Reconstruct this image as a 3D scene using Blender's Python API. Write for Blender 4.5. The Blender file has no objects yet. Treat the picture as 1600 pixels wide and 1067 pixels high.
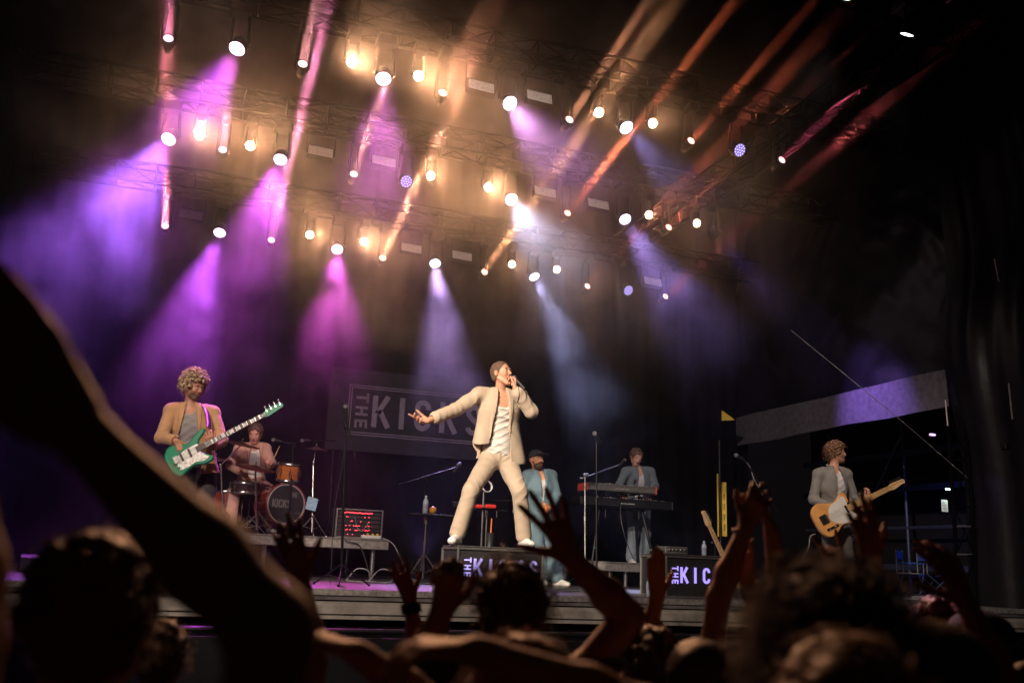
import bpy, bmesh, math, random
import numpy as np
from mathutils import Vector, Matrix, noise as mnoise
random.seed(7)
S = bpy.context.scene
COL = S.collection
# ------------------------------------------------------------------ camera
FPX = 1450.0
YAW, PITCH, ROLL, CAMZ = math.radians(18.79), math.radians(13.24), math.radians(2.363), 0.30
F_ = Vector((math.sin(YAW)*math.cos(PITCH), math.cos(YAW)*math.cos(PITCH), math.sin(PITCH)))
R0 = Vector((math.cos(YAW), -math.sin(YAW), 0)); U0 = R0.cross(F_)
XC = R0*math.cos(ROLL) + U0*math.sin(ROLL); YC = R0*(-math.sin(ROLL)) + U0*math.cos(ROLL)
CAM = Vector((0, 0, CAMZ))
cd = bpy.data.cameras.new('camera'); cam = bpy.data.objects.new('camera', cd); COL.objects.link(cam)
m = Matrix((XC, YC, -F_)).transposed().to_4x4(); m.translation = CAM; cam.matrix_world = m
cd.sensor_width = 36; cd.lens = 36*FPX/1600; cd.clip_start = 0.05; cd.clip_end = 400
cd.dof.use_dof = True; cd.dof.focus_distance = 9.4; cd.dof.aperture_fstop = 2.0
S.camera = cam
def at(px, py, Y):
    d = XC*((px-800)/FPX) + YC*((533.5-py)/FPX) + F_
    return CAM + d*(Y/d.y)
def atD(px, py, D):
    return CAM + XC*((px-800)/FPX*D) + YC*((533.5-py)/FPX*D) + F_*D
# ------------------------------------------------------------------ world and exposure
w = bpy.data.worlds.new('World'); S.world = w; w.use_nodes = True
bg = w.node_tree.nodes['Background']; bg.inputs[0].default_value = (0.16, 0.12, 0.13, 1); bg.inputs[1].default_value = 0.017
S.view_settings.view_transform = 'Standard'; S.view_settings.look = 'None'; S.view_settings.exposure = 0; S.view_settings.gamma = 1
S.cycles.use_denoising = True
S.cycles.max_bounces = 4; S.cycles.diffuse_bounces = 2; S.cycles.glossy_bounces = 2; S.cycles.transmission_bounces = 2
S.cycles.volume_bounces = 0; S.cycles.transparent_max_bounces = 8
S.cycles.use_light_tree = True
S.cycles.volume_step_rate = 1.0; S.cycles.volume_max_steps = 64
S.cycles.sample_clamp_direct = 0; S.cycles.sample_clamp_indirect = 3.0
# ------------------------------------------------------------------ tagging
def tag(o, label=None, cat=None, group=None, kind=None):
    if label: o['label'] = label
    if cat: o['category'] = cat
    if group: o['group'] = group
    if kind: o['kind'] = kind
    return o
def thing(name, label, cat, loc=(0,0,0), group=None, rot=None):
    o = bpy.data.objects.new(name, None); COL.objects.link(o); o.location = loc
    if rot is not None: o.rotation_euler = rot
    o.empty_display_size = .1
    return tag(o, label, cat, group)
# ------------------------------------------------------------------ materials
def nd(nt, t, **k):
    n = nt.nodes.new(t)
    for a, b in k.items(): setattr(n, a, b)
    return n
def mat(name, col, rough=.6, metal=0, var=.25, scale=20, bump=0, bscale=60, sheen=0, spec=.5, coat=0):
    """base colour varied a little by noise; optional fine bump"""
    M = bpy.data.materials.new(name); M.use_nodes = True; nt = M.node_tree; p = nt.nodes['Principled BSDF']
    tc = nd(nt, 'ShaderNodeTexCoord'); n = nd(nt, 'ShaderNodeTexNoise'); n.inputs['Scale'].default_value = scale; n.inputs['Detail'].default_value = 4
    nt.links.new(tc.outputs['Object'], n.inputs['Vector'])
    mp = nd(nt, 'ShaderNodeMapRange'); mp.inputs[1].default_value = .3; mp.inputs[2].default_value = .7
    mp.inputs[3].default_value = 1-var; mp.inputs[4].default_value = 1+var
    nt.links.new(n.outputs[0], mp.inputs[0])
    mx = nd(nt, 'ShaderNodeVectorMath', operation='SCALE'); mx.inputs[0].default_value = col[:3]
    nt.links.new(mp.outputs[0], mx.inputs['Scale']); nt.links.new(mx.outputs[0], p.inputs['Base Color'])
    p.inputs['Roughness'].default_value = rough; p.inputs['Metallic'].default_value = metal
    p.inputs['Specular IOR Level'].default_value = spec
    if sheen: p.inputs['Sheen Weight'].default_value = sheen
    if coat: p.inputs['Coat Weight'].default_value = coat
    if bump:
        b = nd(nt, 'ShaderNodeBump'); b.inputs['Strength'].default_value = bump; b.inputs['Distance'].default_value = .02
        n2 = nd(nt, 'ShaderNodeTexNoise'); n2.inputs['Scale'].default_value = bscale; n2.inputs['Detail'].default_value = 5
        nt.links.new(tc.outputs['Object'], n2.inputs['Vector']); nt.links.new(n2.outputs[0], b.inputs['Height'])
        nt.links.new(b.outputs[0], p.inputs['Normal'])
    return M
def emis(name, col, strength, base=(.02,.02,.02)):
    M = bpy.data.materials.new(name); M.use_nodes = True; p = M.node_tree.nodes['Principled BSDF']
    p.inputs['Base Color'].default_value = (*base, 1); p.inputs['Emission Color'].default_value = (*col, 1)
    p.inputs['Emission Strength'].default_value = strength
    return M
# ------------------------------------------------------------------ mesh helper
class MB:
    def __init__(s): s.v = []; s.f = []; s.mi = []; s.sm = []
    def add(s, vs, fs, mi=0, smooth=False):
        o = len(s.v); s.v += [tuple(v) for v in vs]; s.f += [tuple(i+o for i in f) for f in fs]
        s.mi += [mi]*len(fs); s.sm += [smooth]*len(fs); return s
    def box(s, c, d, M=None, mi=0, bev=0):
        hx, hy, hz = d[0]/2, d[1]/2, d[2]/2
        if bev:
            b = min(bev, hx*.9, hy*.9, hz*.9); vs = []; idx = {}
            for sx in (-1,1):
                for sy in (-1,1):
                    for sz in (-1,1):
                        for ax in range(3):
                            p = [sx*hx, sy*hy, sz*hz]
                            for k in range(3):
                                if k != ax: p[k] -= (sx,sy,sz)[k]*b
                            idx[(sx,sy,sz,ax)] = len(vs); vs.append(p)
            fs = []
            def q(l): fs.append(l)
            for ax in range(3):
                a1, a2 = (ax+1)%3, (ax+2)%3
                for sg in (-1,1):
                    l = []
                    for u, v in ((-1,-1),(1,-1),(1,1),(-1,1)):
                        k = [0,0,0]; k[ax] = sg; k[a1] = u; k[a2] = v; l.append(idx[(*k,ax)])
                    q(l if sg > 0 else l[::-1])
            for ax in range(3):
                a1, a2 = (ax+1)%3, (ax+2)%3
                for u in (-1,1):
                    for v in (-1,1):
                        def g(sg, w):
                            k = [0,0,0]; k[ax] = sg; k[a1] = u; k[a2] = v; return idx[(*k,w)]
                        l = [g(-1,a1), g(1,a1), g(1,a2), g(-1,a2)]; q(l if u*v > 0 else l[::-1])
            for sx in (-1,1):
                for sy in (-1,1):
                    for sz in (-1,1):
                        l = [idx[(sx,sy,sz,k)] for k in range(3)]; q(l if sx*sy*sz > 0 else l[::-1])
        else:
            vs = [(x*hx, y*hy, z*hz) for x in (-1,1) for y in (-1,1) for z in (-1,1)]
            fs = [(0,1,3,2),(4,6,7,5),(0,4,5,1),(2,3,7,6),(0,2,6,4),(1,5,7,3)]
        c = Vector(c)
        vs = [(M @ Vector(v) if M else Vector(v)) + c for v in vs]
        return s.add(vs, fs, mi)
    def tube(s, a, b, r1, r2=None, n=10, mi=0, cap=True):
        a, b = Vector(a), Vector(b); r2 = r1 if r2 is None else r2
        d = (b-a).normalized() if (b-a).length > 1e-9 else Vector((0,0,1))
        u = d.orthogonal().normalized(); v = d.cross(u); vs = []
        for p, r in ((a,r1),(b,r2)):
            for k in range(n):
                t = 2*math.pi*k/n; vs.append(p + u*(r*math.cos(t)) + v*(r*math.sin(t)))
        fs = [(k, (k+1)%n, n+(k+1)%n, n+k) for k in range(n)]
        s.add(vs, fs, mi, True)
        if cap: s.add(vs[:n], [tuple(range(n))[::-1]], mi); s.add(vs[n:], [tuple(range(n))], mi)
        return s
    def path(s, pts, r, n=6, mi=0):
        pts = [Vector(p) for p in pts]; vs = []; u = None
        for i, p in enumerate(pts):
            d = (pts[min(i+1,len(pts)-1)] - pts[max(i-1,0)]).normalized()
            u = d.orthogonal().normalized() if u is None else (u - d*u.dot(d)).normalized()
            v = d.cross(u); rr = r[i] if isinstance(r, (list, tuple)) else r
            for k in range(n):
                t = 2*math.pi*k/n; vs.append(p + u*(rr*math.cos(t)) + v*(rr*math.sin(t)))
        fs = [(i*n+k, i*n+(k+1)%n, (i+1)*n+(k+1)%n, (i+1)*n+k) for i in range(len(pts)-1) for k in range(n)]
        s.add(vs, fs, mi, True); s.add(vs[:n], [tuple(range(n))[::-1]], mi); s.add(vs[-n:], [tuple(range(n))], mi); return s
    def lathe(s, prof, c=(0,0,0), axis=None, n=24, mi=0, smooth=True):
        """prof: (radius, height) along the axis"""
        d = Vector(axis).normalized() if axis is not None else Vector((0,0,1))
        u = d.orthogonal().normalized(); v = d.cross(u); c = Vector(c); vs = []
        for r, h in prof:
            for k in range(n):
                t = 2*math.pi*k/n; vs.append(c + d*h + u*(r*math.cos(t)) + v*(r*math.sin(t)))
        fs = [(i*n+k, i*n+(k+1)%n, (i+1)*n+(k+1)%n, (i+1)*n+k) for i in range(len(prof)-1) for k in range(n)]
        return s.add(vs, fs, mi, smooth)
    def ball(s, c, r, M=None, n=10, mi=0):
        r = (r,r,r) if isinstance(r, (int, float)) else r; c = Vector(c); vs = []; m_ = n
        for i in range(1, m_):
            for k in range(2*n):
                t, f = math.pi*i/m_, math.pi*k/n
                p = Vector((r[0]*math.sin(t)*math.cos(f), r[1]*math.sin(t)*math.sin(f), r[2]*math.cos(t)))
                vs.append((M @ p if M else p) + c)
        e = Vector((0,0,r[2])); top = (M @ e if M else e) + c; bot = c - (M @ e if M else e)
        N = 2*n; fs = [(i*N+k, (i+1)*N+k, (i+1)*N+(k+1)%N, i*N+(k+1)%N) for i in range(m_-2) for k in range(N)]
        T = len(vs); vs += [top, bot]
        fs += [(T, k, (k+1)%N) for k in range(N)] + [(T+1, (m_-2)*N+(k+1)%N, (m_-2)*N+k) for k in range(N)]
        return s.add(vs, fs, mi, True)
    def prism(s, poly, fr, t0, t1, mi=0):
        """extrude polygon [(u,v)] ; fr(u,v,t)->point"""
        n = len(poly); vs = [fr(u,v,t0) for u,v in poly] + [fr(u,v,t1) for u,v in poly]
        fs = [tuple(range(n))[::-1], tuple(range(n,2*n))] + [(k,(k+1)%n,n+(k+1)%n,n+k) for k in range(n)]
        return s.add(vs, fs, mi)
    def build(s, name, mats, parent=None, rel=True, smooth=None):
        me = bpy.data.meshes.new(name); vs = s.v
        if parent is not None and rel == 'world':
            iv = parent.matrix_basis.inverted(); vs = [tuple(iv @ Vector(v)) for v in vs]
        me.from_pydata([tuple(v) for v in vs], [], s.f)
        mats = mats if isinstance(mats, (list, tuple)) else [mats]
        for x in mats: me.materials.append(x)
        me.polygons.foreach_set('material_index', s.mi); me.polygons.foreach_set('use_smooth', s.sm if smooth is None else [smooth]*len(s.f))
        me.update(); o = bpy.data.objects.new(name, me); COL.objects.link(o)
        if parent is not None: o.parent = parent
        return o
def copy_tree(o, parent=None):
    c = o.copy(); COL.objects.link(c); c.parent = parent
    for ch in [x for x in bpy.data.objects if x.parent == o]: copy_tree(ch, c)
    return c
# ------------------------------------------------------------------ stage lights (lit lamps in view, then unseen front and floor lamps)
TR = {1: (9.0, 5.35), 2: (11.0, 5.08), 3: (13.0, 4.72)}      # truss row: depth, height of the lamps
def spot(name, loc, target, col, power, size, blend=.6, rad=.06):
    l = bpy.data.lights.new(name, 'SPOT'); l.energy = power; l.color = col; l.spot_size = math.radians(size); l.spot_blend = blend; l.shadow_soft_size = rad
    o = bpy.data.objects.new(name, l); COL.objects.link(o); o.location = loc
    o.rotation_euler = (Vector(target)-Vector(loc)).to_track_quat('-Z', 'Y').to_euler(); return o
def beamlight(name, loc, d, col, power, rad, spread):
    l = bpy.data.lights.new(name, 'AREA'); l.shape = 'DISK'; l.size = rad*2; l.energy = power; l.color = col; l.spread = math.radians(spread)
    o = bpy.data.objects.new(name, l); COL.objects.link(o); o.location = loc
    o.rotation_euler = Vector(d).to_track_quat('-Z', 'Y').to_euler(); return o
MAG, VIO, BLU, WHB, PNK = (.85,.16,1.0), (.42,.2,1.0), (.3,.28,1.0), (.5,.55,1.0), (1.0,.35,.75)
# px, py, row, colour, power, aim pixel, aim depth, cone
WASH = [(370,77,1,(.8,.10,1),1.0,(215,330),9.5,34),(599,124,1,(1,.22,.8),.6,(590,330),9.6,34),(797,162,1,(.95,.4,1),.4,(880,260),9.8,36),(979,200,1,(.4,.35,1),.35,(1100,330),9.8,30),(1156,235,1,(.4,.3,1),0,(1210,400),9.5,30),
        (263,218,2,(.42,.13,1),1.5,(75,480),11.0,42),(438,250,2,(.8,.08,.95),1.2,(345,560),11.0,34),(635,284,2,(.4,.3,1),0,(640,400),10,30),(799,312,2,(.6,.65,1),.28,(880,430),11.0,34),(977,343,2,(.45,.3,1),.8,(1090,520),11.0,28),(1122,370,2,(.38,.2,1),.55,(1335,610,10.6),11.0,40),
        (343,364,3,(.62,.10,1),1.3,(270,600),12.4,36),(527,390,3,(.9,.10,.75),.7,(520,560),12.6,34),(680,412,3,(.65,.4,1),1.0,(700,600),12.4,30),(835,433,3,(.5,.52,1),1.8,(950,670),12.4,32),(982,454,3,(.4,.3,1),0,(1000,600),12,30)]
WARM = [(550,97,1),(654,119,1),(936,176,1),(1020,193,1),(312,211,2),(391,228,2),(673,275,2),(763,293,2),(1014,336,2),(1089,349,2),(484,367,3),(569,378,3),(800,413,3),(870,421,3)]
BEAM = [(263,60,1,(1,.3,.55)),(473,100,1,(1,.42,.45)),(692,145,1,(1,.46,.26)),(890,187,1,(1,.44,.24)),(1080,220,1,(1,.2,.1)),(1222,250,1,(1,.15,.3)),
        (348,234,2,(1,.3,.6)),(553,272,2,(1,.45,.25)),(887,333,2,(1,.22,.1)),(1045,355,2,(1,.16,.1)),
        (258,353,3,(1,.22,.35)),(424,375,3,(1,.3,.6)),(598,403,3,(1,.44,.24)),(757,425,3,(1,.46,.22)),(918,447,3,(1,.2,.12)),(1040,463,3,(1,.18,.2))]
BD = Vector((0, -math.cos(math.radians(10.5)), math.sin(math.radians(10.5))))
KW = 3300.0
TOWARD = {1: 1.3, 2: 2.0, 3: 1.7}
for px, py, row, col, pw, aim, aY, cone in WASH:
    if pw <= 0: continue
    p = at(px, py, TR[row][0]); t = at(*aim) if len(aim) == 3 else at(*aim, TR[row][0]-TOWARD[row]); d = (t-p).normalized()
    spot('wash_light', p + d*.02, t, col, KW*pw, cone*.82, 1.0, .07)
for px, py, row in WARM:
    p = at(px, py, TR[row][0]); t = Vector((p.x*.6+1.2, 0, 1.2))
    spot('warm_light', p + (t-p).normalized()*.10, t, (1,.46,.22), (300 if row == 1 else 210) if p.x < 3.6 else 95, 66, .9, .05)
for px, py, row, col in BEAM:
    p = at(px, py, TR[row][0]); beamlight('beam_light', p + BD*.02, BD, (col[0], col[1]*.85, col[2]*.8), 9 if row > 1 else 5, .048, 2.2)
# unseen front-of-house light on singer and band, hidden floor floods, front truss lamps
spot('follow_light', (-5.0, 1.2, 6.0), (2.9, 8.8, 1.25), (1,.84,.66), 10500, 12.5, .4, .08)
spot('band_light', (-3.0, 0.3, 5.2), (4.2, 11.0, .9), (1,.80,.68), 3500, 50, .5, .1)  # unseen flood added as a broad front wash over the band
spot('floor_wash', (3.2, 13.0, .25), (3.6, 13.9, 2.2), (.40,.22,1), 60, 100, .8, .08)
spot('floor_wash', (6.9, 13.2, .25), (5.6, 13.6, 2.0), (.32,.24,1), 70, 90, .8, .08)
spot('front_light', at(1320,-2,6), (6.0, 12.0, .8), (1,.88,.78), 650, 50, .8, .08)
spot('front_light', at(1417,55,6), (7.9, 9.6, 1.1), (1,.88,.78), 700, 46, .8, .08)
spot('front_light', (-.4, 6.0, 5.45), (-.1, 9.1, 1.1), (1,.80,.62), 800, 44, .7, .08)  # unseen lamp added to light the bass player
spot('front_light', (1.4, 6.0, 5.45), (.6, 12.0, 1.1), (1,.72,.66), 1300, 30, .7, .08)  # unseen lamp added to light the drums
# ------------------------------------------------------------------ air: stage smoke, billowing, thicker up among the lamps and towards the left
def smoke_mat(dens, g=.5):
    M = bpy.data.materials.new('stage_smoke'); M.use_nodes = True; nt = M.node_tree; nt.nodes.clear(); L = nt.links.new
    out = nd(nt, 'ShaderNodeOutputMaterial'); v = nd(nt, 'ShaderNodeVolumePrincipled'); v.inputs['Color'].default_value = (1,1,1,1); v.inputs['Anisotropy'].default_value = g
    tc = nd(nt, 'ShaderNodeTexCoord'); n = nd(nt, 'ShaderNodeTexNoise'); n.inputs['Scale'].default_value = 1.0; n.inputs['Detail'].default_value = 5; n.inputs['Roughness'].default_value = .62; n.inputs['Distortion'].default_value = .5
    L(tc.outputs['Object'], n.inputs['Vector'])
    mp = nd(nt, 'ShaderNodeMapRange', interpolation_type='SMOOTHSTEP'); mp.inputs[1].default_value = .42; mp.inputs[2].default_value = .66; mp.inputs[3].default_value = .05; mp.inputs[4].default_value = 1.0
    L(n.outputs[0], mp.inputs[0]); sp = nd(nt, 'ShaderNodeSeparateXYZ'); L(tc.outputs['Object'], sp.inputs[0])
    def ramp(sock, a, b, lo, hi):
        r = nd(nt, 'ShaderNodeMapRange', interpolation_type='SMOOTHSTEP'); r.inputs[1].default_value = a; r.inputs[2].default_value = b; r.inputs[3].default_value = lo; r.inputs[4].default_value = hi; L(sock, r.inputs[0]); return r.outputs[0]
    def mul(a, b):
        m = nd(nt, 'ShaderNodeMath', operation='MULTIPLY'); L(a, m.inputs[0]); 
        if isinstance(b, float): m.inputs[1].default_value = b
        else: L(b, m.inputs[1])
        return m.outputs[0]
    zr = nd(nt, 'ShaderNodeMapRange', interpolation_type='SMOOTHSTEP'); zr.inputs[1].default_value = 1.6; zr.inputs[2].default_value = 4.2; zr.inputs[4].default_value = 1.0
    L(sp.outputs['Z'], zr.inputs[0]); L(ramp(sp.outputs['Y'], 11.0, 12.6, SMOKE_LOW, .5), zr.inputs[3]); d = mul(mp.outputs[0], zr.outputs[0]); d = mul(d, ramp(sp.outputs['X'], 3.4, 6.6, 1.0, SMOKE_RIGHT)); d = mul(d, ramp(sp.outputs['Y'], 6.8, 9.0, .12, 1.0)); L(mul(d, dens), v.inputs['Density'])
    L(v.outputs[0], out.inputs['Volume']); return M
SMOKE_LOW, SMOKE_RIGHT = .05, .13
sm = MB(); sm.box((3.0, 10.2, 3.2), (11.9, 7.6, 6.5))
smoke = tag(sm.build('smoke', smoke_mat(.125)), 'pale stage smoke hanging in the light beams over the stage', 'smoke', kind='stuff')
# ------------------------------------------------------------------ implicit surfaces (bodies, clothes, hair)
A_ = lambda v: np.array(v, dtype=np.float64)
def nrm(v): v = A_(v); return v/(np.linalg.norm(v)+1e-12)
class Cone:
    """round cone a->b; optional elliptic section: side axis sx scaled by es, depth by ed"""
    def __init__(s, a, b, ra, rb, side=None, es=1., ed=1.):
        s.a, s.b, s.ra, s.rb = A_(a), A_(b), ra, rb; s.side = None if side is None else nrm(side); s.es, s.ed = es, ed
        R = max(ra, rb)*max(es, ed, 1); s.lo = np.minimum(s.a, s.b)-R; s.hi = np.maximum(s.a, s.b)+R
    def __call__(s, p):
        ba = s.b-s.a; L = max(float(ba@ba), 1e-12); pa = p-s.a; h = np.clip(pa@ba/L, 0, 1)
        v = pa-h[:, None]*ba; r = s.ra+(s.rb-s.ra)*h
        if s.side is None: return np.sqrt((v*v).sum(1))-r
        ax = ba/math.sqrt(L); sd = nrm(s.side-ax*(s.side@ax)); dp = np.cross(ax, sd)
        a, b, c = v@sd/s.es, v@dp/s.ed, v@ax
        q = np.sqrt(a*a+b*b+c*c); g = np.sqrt((a/s.es)**2+(b/s.ed)**2+c*c)
        return (q-r)*q/np.maximum(g, 1e-6)
class Ell:
    def __init__(s, c, r, M=None):
        s.c, s.r, s.M = A_(c), A_(r), (np.eye(3) if M is None else A_(M)); R = max(r); s.lo = s.c-R; s.hi = s.c+R
    def __call__(s, p):
        q = (p-s.c)@s.M.T; k0 = np.sqrt(((q/s.r)**2).sum(1)); k1 = np.sqrt(((q/s.r**2)**2).sum(1))
        return k0*(k0-1)/np.maximum(k1, 1e-6)
class Box:
    def __init__(s, c, h, M=None, rd=.01):
        s.c, s.h, s.M, s.rd = A_(c), A_(h), (np.eye(3) if M is None else A_(M)), rd; R = float(np.linalg.norm(s.h)); s.lo = s.c-R; s.hi = s.c+R
    def __call__(s, p):
        q = np.abs((p-s.c)@s.M.T)-(s.h-s.rd); return np.sqrt((np.maximum(q, 0)**2).sum(1))+np.minimum(q.max(1), 0)-s.rd
class Half:
    """half space, everything on the side of n"""
    def __init__(s, c, n): s.c, s.n = A_(c), nrm(n); s.lo = A_([-1e9]*3); s.hi = -s.lo
    def __call__(s, p): return -((p-s.c)@s.n)
def inter(*fs):
    class I:
        def __call__(s, p): return np.maximum.reduce([f(p) for f in fs])
    o = I(); o.lo = np.maximum.reduce([f.lo for f in fs]); o.hi = np.minimum.reduce([f.hi for f in fs]); return o
_rs = np.random.RandomState(5)
_K = _rs.normal(size=(7, 3)); _K /= np.linalg.norm(_K, axis=1)[:, None]; _P = _rs.uniform(0, 6.28, 7)
def wob(p, f, stretch=None):
    """cheap smooth noise in about -1..1"""
    q = p*f if stretch is None else p*(f*A_(stretch))
    q = q + .9*np.sin(q[:, [1,2,0]]*.7+1.3)
    s = 0
    for i in range(7): s = s+np.sin(q@_K[i]*(1+.23*i)+_P[i])
    return s/3.5
def wrinkle(amp, f, stretch=(1,1,1), sharp=True):
    def g(p):
        w = wob(p, f, stretch); 
        if sharp: w = 1-np.abs(w)*1.6
        w2 = wob(p+3.1, f*.45, stretch)
        return amp*(w*.8*np.clip(.5+w2, 0, 1.2)+w2*.4)
    return g
class SDF:
    def __init__(s): s.ops = []; s.disp = None
    def u(s, prim, k=.015): s.ops.append(('u', prim, k)); return s
    def sub(s, prim, k=.008): s.ops.append(('s', prim, k)); return s
    def clip(s, prim): s.ops.append(('i', prim, 0)); return s
    def chain(s, pts, rs, k=.012, **kw):
        for i in range(len(pts)-1): s.u(Cone(pts[i], pts[i+1], rs[i], rs[i+1], **kw), k)
        return s
    def ev(s, pts, D, lo, hi):
        """pts [nb, m, 3]; lo, hi [nb, 3]"""
        nb, m, _ = pts.shape
        for op, pr, k in s.ops:
            if op == 'i': sel = np.ones(nb, bool)
            else: mg = k+.03; sel = ((lo-mg <= pr.hi) & (hi+mg >= pr.lo)).all(1)
            if not sel.any(): continue
            d = pr(pts[sel].reshape(-1, 3)).reshape(-1, m); e = D[sel]
            if op == 'u':
                if k > 0: h = np.maximum(k-np.abs(e-d), 0)/k; D[sel] = np.minimum(e, d)-h*h*k*.25
                else: D[sel] = np.minimum(e, d)
            elif op == 's':
                if k > 0: h = np.maximum(k-np.abs(e+d), 0)/k; D[sel] = np.maximum(e, -d)+h*h*k*.25
                else: D[sel] = np.maximum(e, -d)
            else: D[sel] = np.maximum(e, d)
        if s.disp is not None:
            q = np.abs(D) < .035
            if q.any(): D[q] += s.disp(pts[q])
        return D
    def mesh(s, h):
        """sparse surface nets -> verts, quads"""
        pos = [o for o in s.ops if o[0] == 'u']
        lo = np.min([o[1].lo for o in pos], 0)-.03; hi = np.max([o[1].hi for o in pos], 0)+.03
        B = 8; n = np.ceil((hi-lo)/(h*B)).astype(int); g = np.stack(np.meshgrid(*[np.arange(k) for k in n], indexing='ij'), -1).reshape(-1, 3)
        bl = lo+g*(h*B); bh = bl+h*B
        keep = np.zeros(len(g), bool)
        for o in pos: keep |= ((bl-.02 <= o[1].hi) & (bh+.02 >= o[1].lo)).all(1)
        g, bl, bh = g[keep], bl[keep], bh[keep]
        # centre test
        D = s.ev(((bl+bh)/2)[:, None, :], np.full((len(g), 1), 1e3), bl, bh)[:, 0]
        keep = np.abs(D) < h*B*1.35+.02; g, bl, bh = g[keep], bl[keep], bh[keep]
        ax = np.arange(B+1); loc = np.stack(np.meshgrid(ax, ax, ax, indexing='ij'), -1).reshape(-1, 3)
        V, KEY, Q = [], [], []
        big = np.int64(1 << 20)
        off = np.array([[i,j,k] for i in (0,1) for j in (0,1) for k in (0,1)])
        vals = {}
        CH = 800; allv = []; allk = []; allq = []
        for c in range(0, len(g), CH):
            G, L, H_ = g[c:c+CH], bl[c:c+CH], bh[c:c+CH]
            P = L[:, None, :]+loc[None]*h
            D = s.ev(P, np.full((len(G), len(loc)), 1e3), L, H_).reshape(len(G), B+1, B+1, B+1)
            ins = D < 0
            cs = [ins[:, i:B+i, j:B+j, k:B+k] for i,j,k in off]; sm_ = sum(x.astype(np.int8) for x in cs)
            act = (sm_ > 0) & (sm_ < 8); bi, ii, jj, kk = np.nonzero(act)
            if len(bi) == 0: continue
            dv = np.stack([D[bi, ii+i, jj+j, kk+k] for i,j,k in off], 1); acc = np.zeros((len(bi), 3)); cnt = np.zeros(len(bi))
            for a in range(8):
                for b in range(a+1, 8):
                    if np.abs(off[a]-off[b]).sum() != 1: continue
                    da, db = dv[:, a], dv[:, b]; x = (da < 0) != (db < 0); t = np.where(x, da/np.where(x, da-db, 1), 0)
                    acc += np.where(x[:, None], off[a]+(off[b]-off[a])*t[:, None], 0); cnt += x
            base = G[bi]*B+np.stack([ii, jj, kk], 1)
            allv.append(lo+(base+acc/cnt[:, None])*h); b_ = base.astype(np.int64); allk.append((b_[:, 0]*big+b_[:, 1])*big+b_[:, 2])
            for a in range(3):
                u, v = (a+1) % 3, (a+2) % 3
                sl1 = [slice(None)]+[slice(0, B)]*3; sl2 = list(sl1); sl2[a+1] = slice(1, B+1)
                x0, x1 = ins[tuple(sl1)], ins[tuple(sl2)]; bb, i0, j0, k0 = np.nonzero(x0 != x1)
                bs = (G[bb]*B+np.stack([i0, j0, k0], 1)).astype(np.int64); fl = x0[bb, i0, j0, k0]
                q = []
                for du, dw in ((0,0),(1,0),(1,1),(0,1)):
                    w_ = bs.copy(); w_[:, u] -= du; w_[:, v] -= dw; q.append((w_[:, 0]*big+w_[:, 1])*big+w_[:, 2])
                q = np.stack(q, 1); q[~fl] = q[~fl][:, ::-1]; allq.append(q)
        V = np.concatenate(allv); K = np.concatenate(allk); Q = np.concatenate(allq)
        o = np.argsort(K); K, V = K[o], V[o]; ix = np.searchsorted(K, Q); ix = np.clip(ix, 0, len(K)-1)
        ok = (K[ix] == Q).all(1); return V, ix[ok]
def mesh_obj(name, V, Q, mats, parent=None, mi=None, origin=(0,0,0)):
    me = bpy.data.meshes.new(name); V = V-A_(origin)
    me.vertices.add(len(V)); me.vertices.foreach_set('co', V.astype(np.float32).ravel())
    me.loops.add(len(Q)*4); me.loops.foreach_set('vertex_index', Q.astype(np.int32).ravel())
    me.polygons.add(len(Q)); me.polygons.foreach_set('loop_start', np.arange(0, len(Q)*4, 4, dtype=np.int32)); me.polygons.foreach_set('loop_total', np.full(len(Q), 4, np.int32))
    mats = mats if isinstance(mats, (list, tuple)) else [mats]
    for x in mats: me.materials.append(x)
    if mi is not None: me.polygons.foreach_set('material_index', mi.astype(np.int32))
    me.polygons.foreach_set('use_smooth', np.ones(len(Q), bool))
    me.update(calc_edges=True); me.validate()
    o = bpy.data.objects.new(name, me); COL.objects.link(o)
    if parent is not None: o.parent = parent
    return o
def put(sdf, name, mats, parent, h=.006, paint=None):
    """mesh an SDF given in world space and hang it on parent (whose origin is its location)"""
    V, Q = sdf.mesh(h); org = A_(parent.location) if parent is not None else A_((0,0,0))
    if parent is not None and parent.parent is not None: org = org+A_(parent.parent.location)
    mi = None
    if paint:
        C = V[Q].mean(1); mi = np.zeros(len(Q), int)
        for idx, c, r in paint:
            if isinstance(c, Ell): mi[c(C) < 0] = idx
            elif callable(c): mi[c(C)] = idx
            else: mi[((C-A_(c))**2).sum(1) < r*r] = idx
    return mesh_obj(name, V, Q, mats, parent, mi, org)
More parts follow.
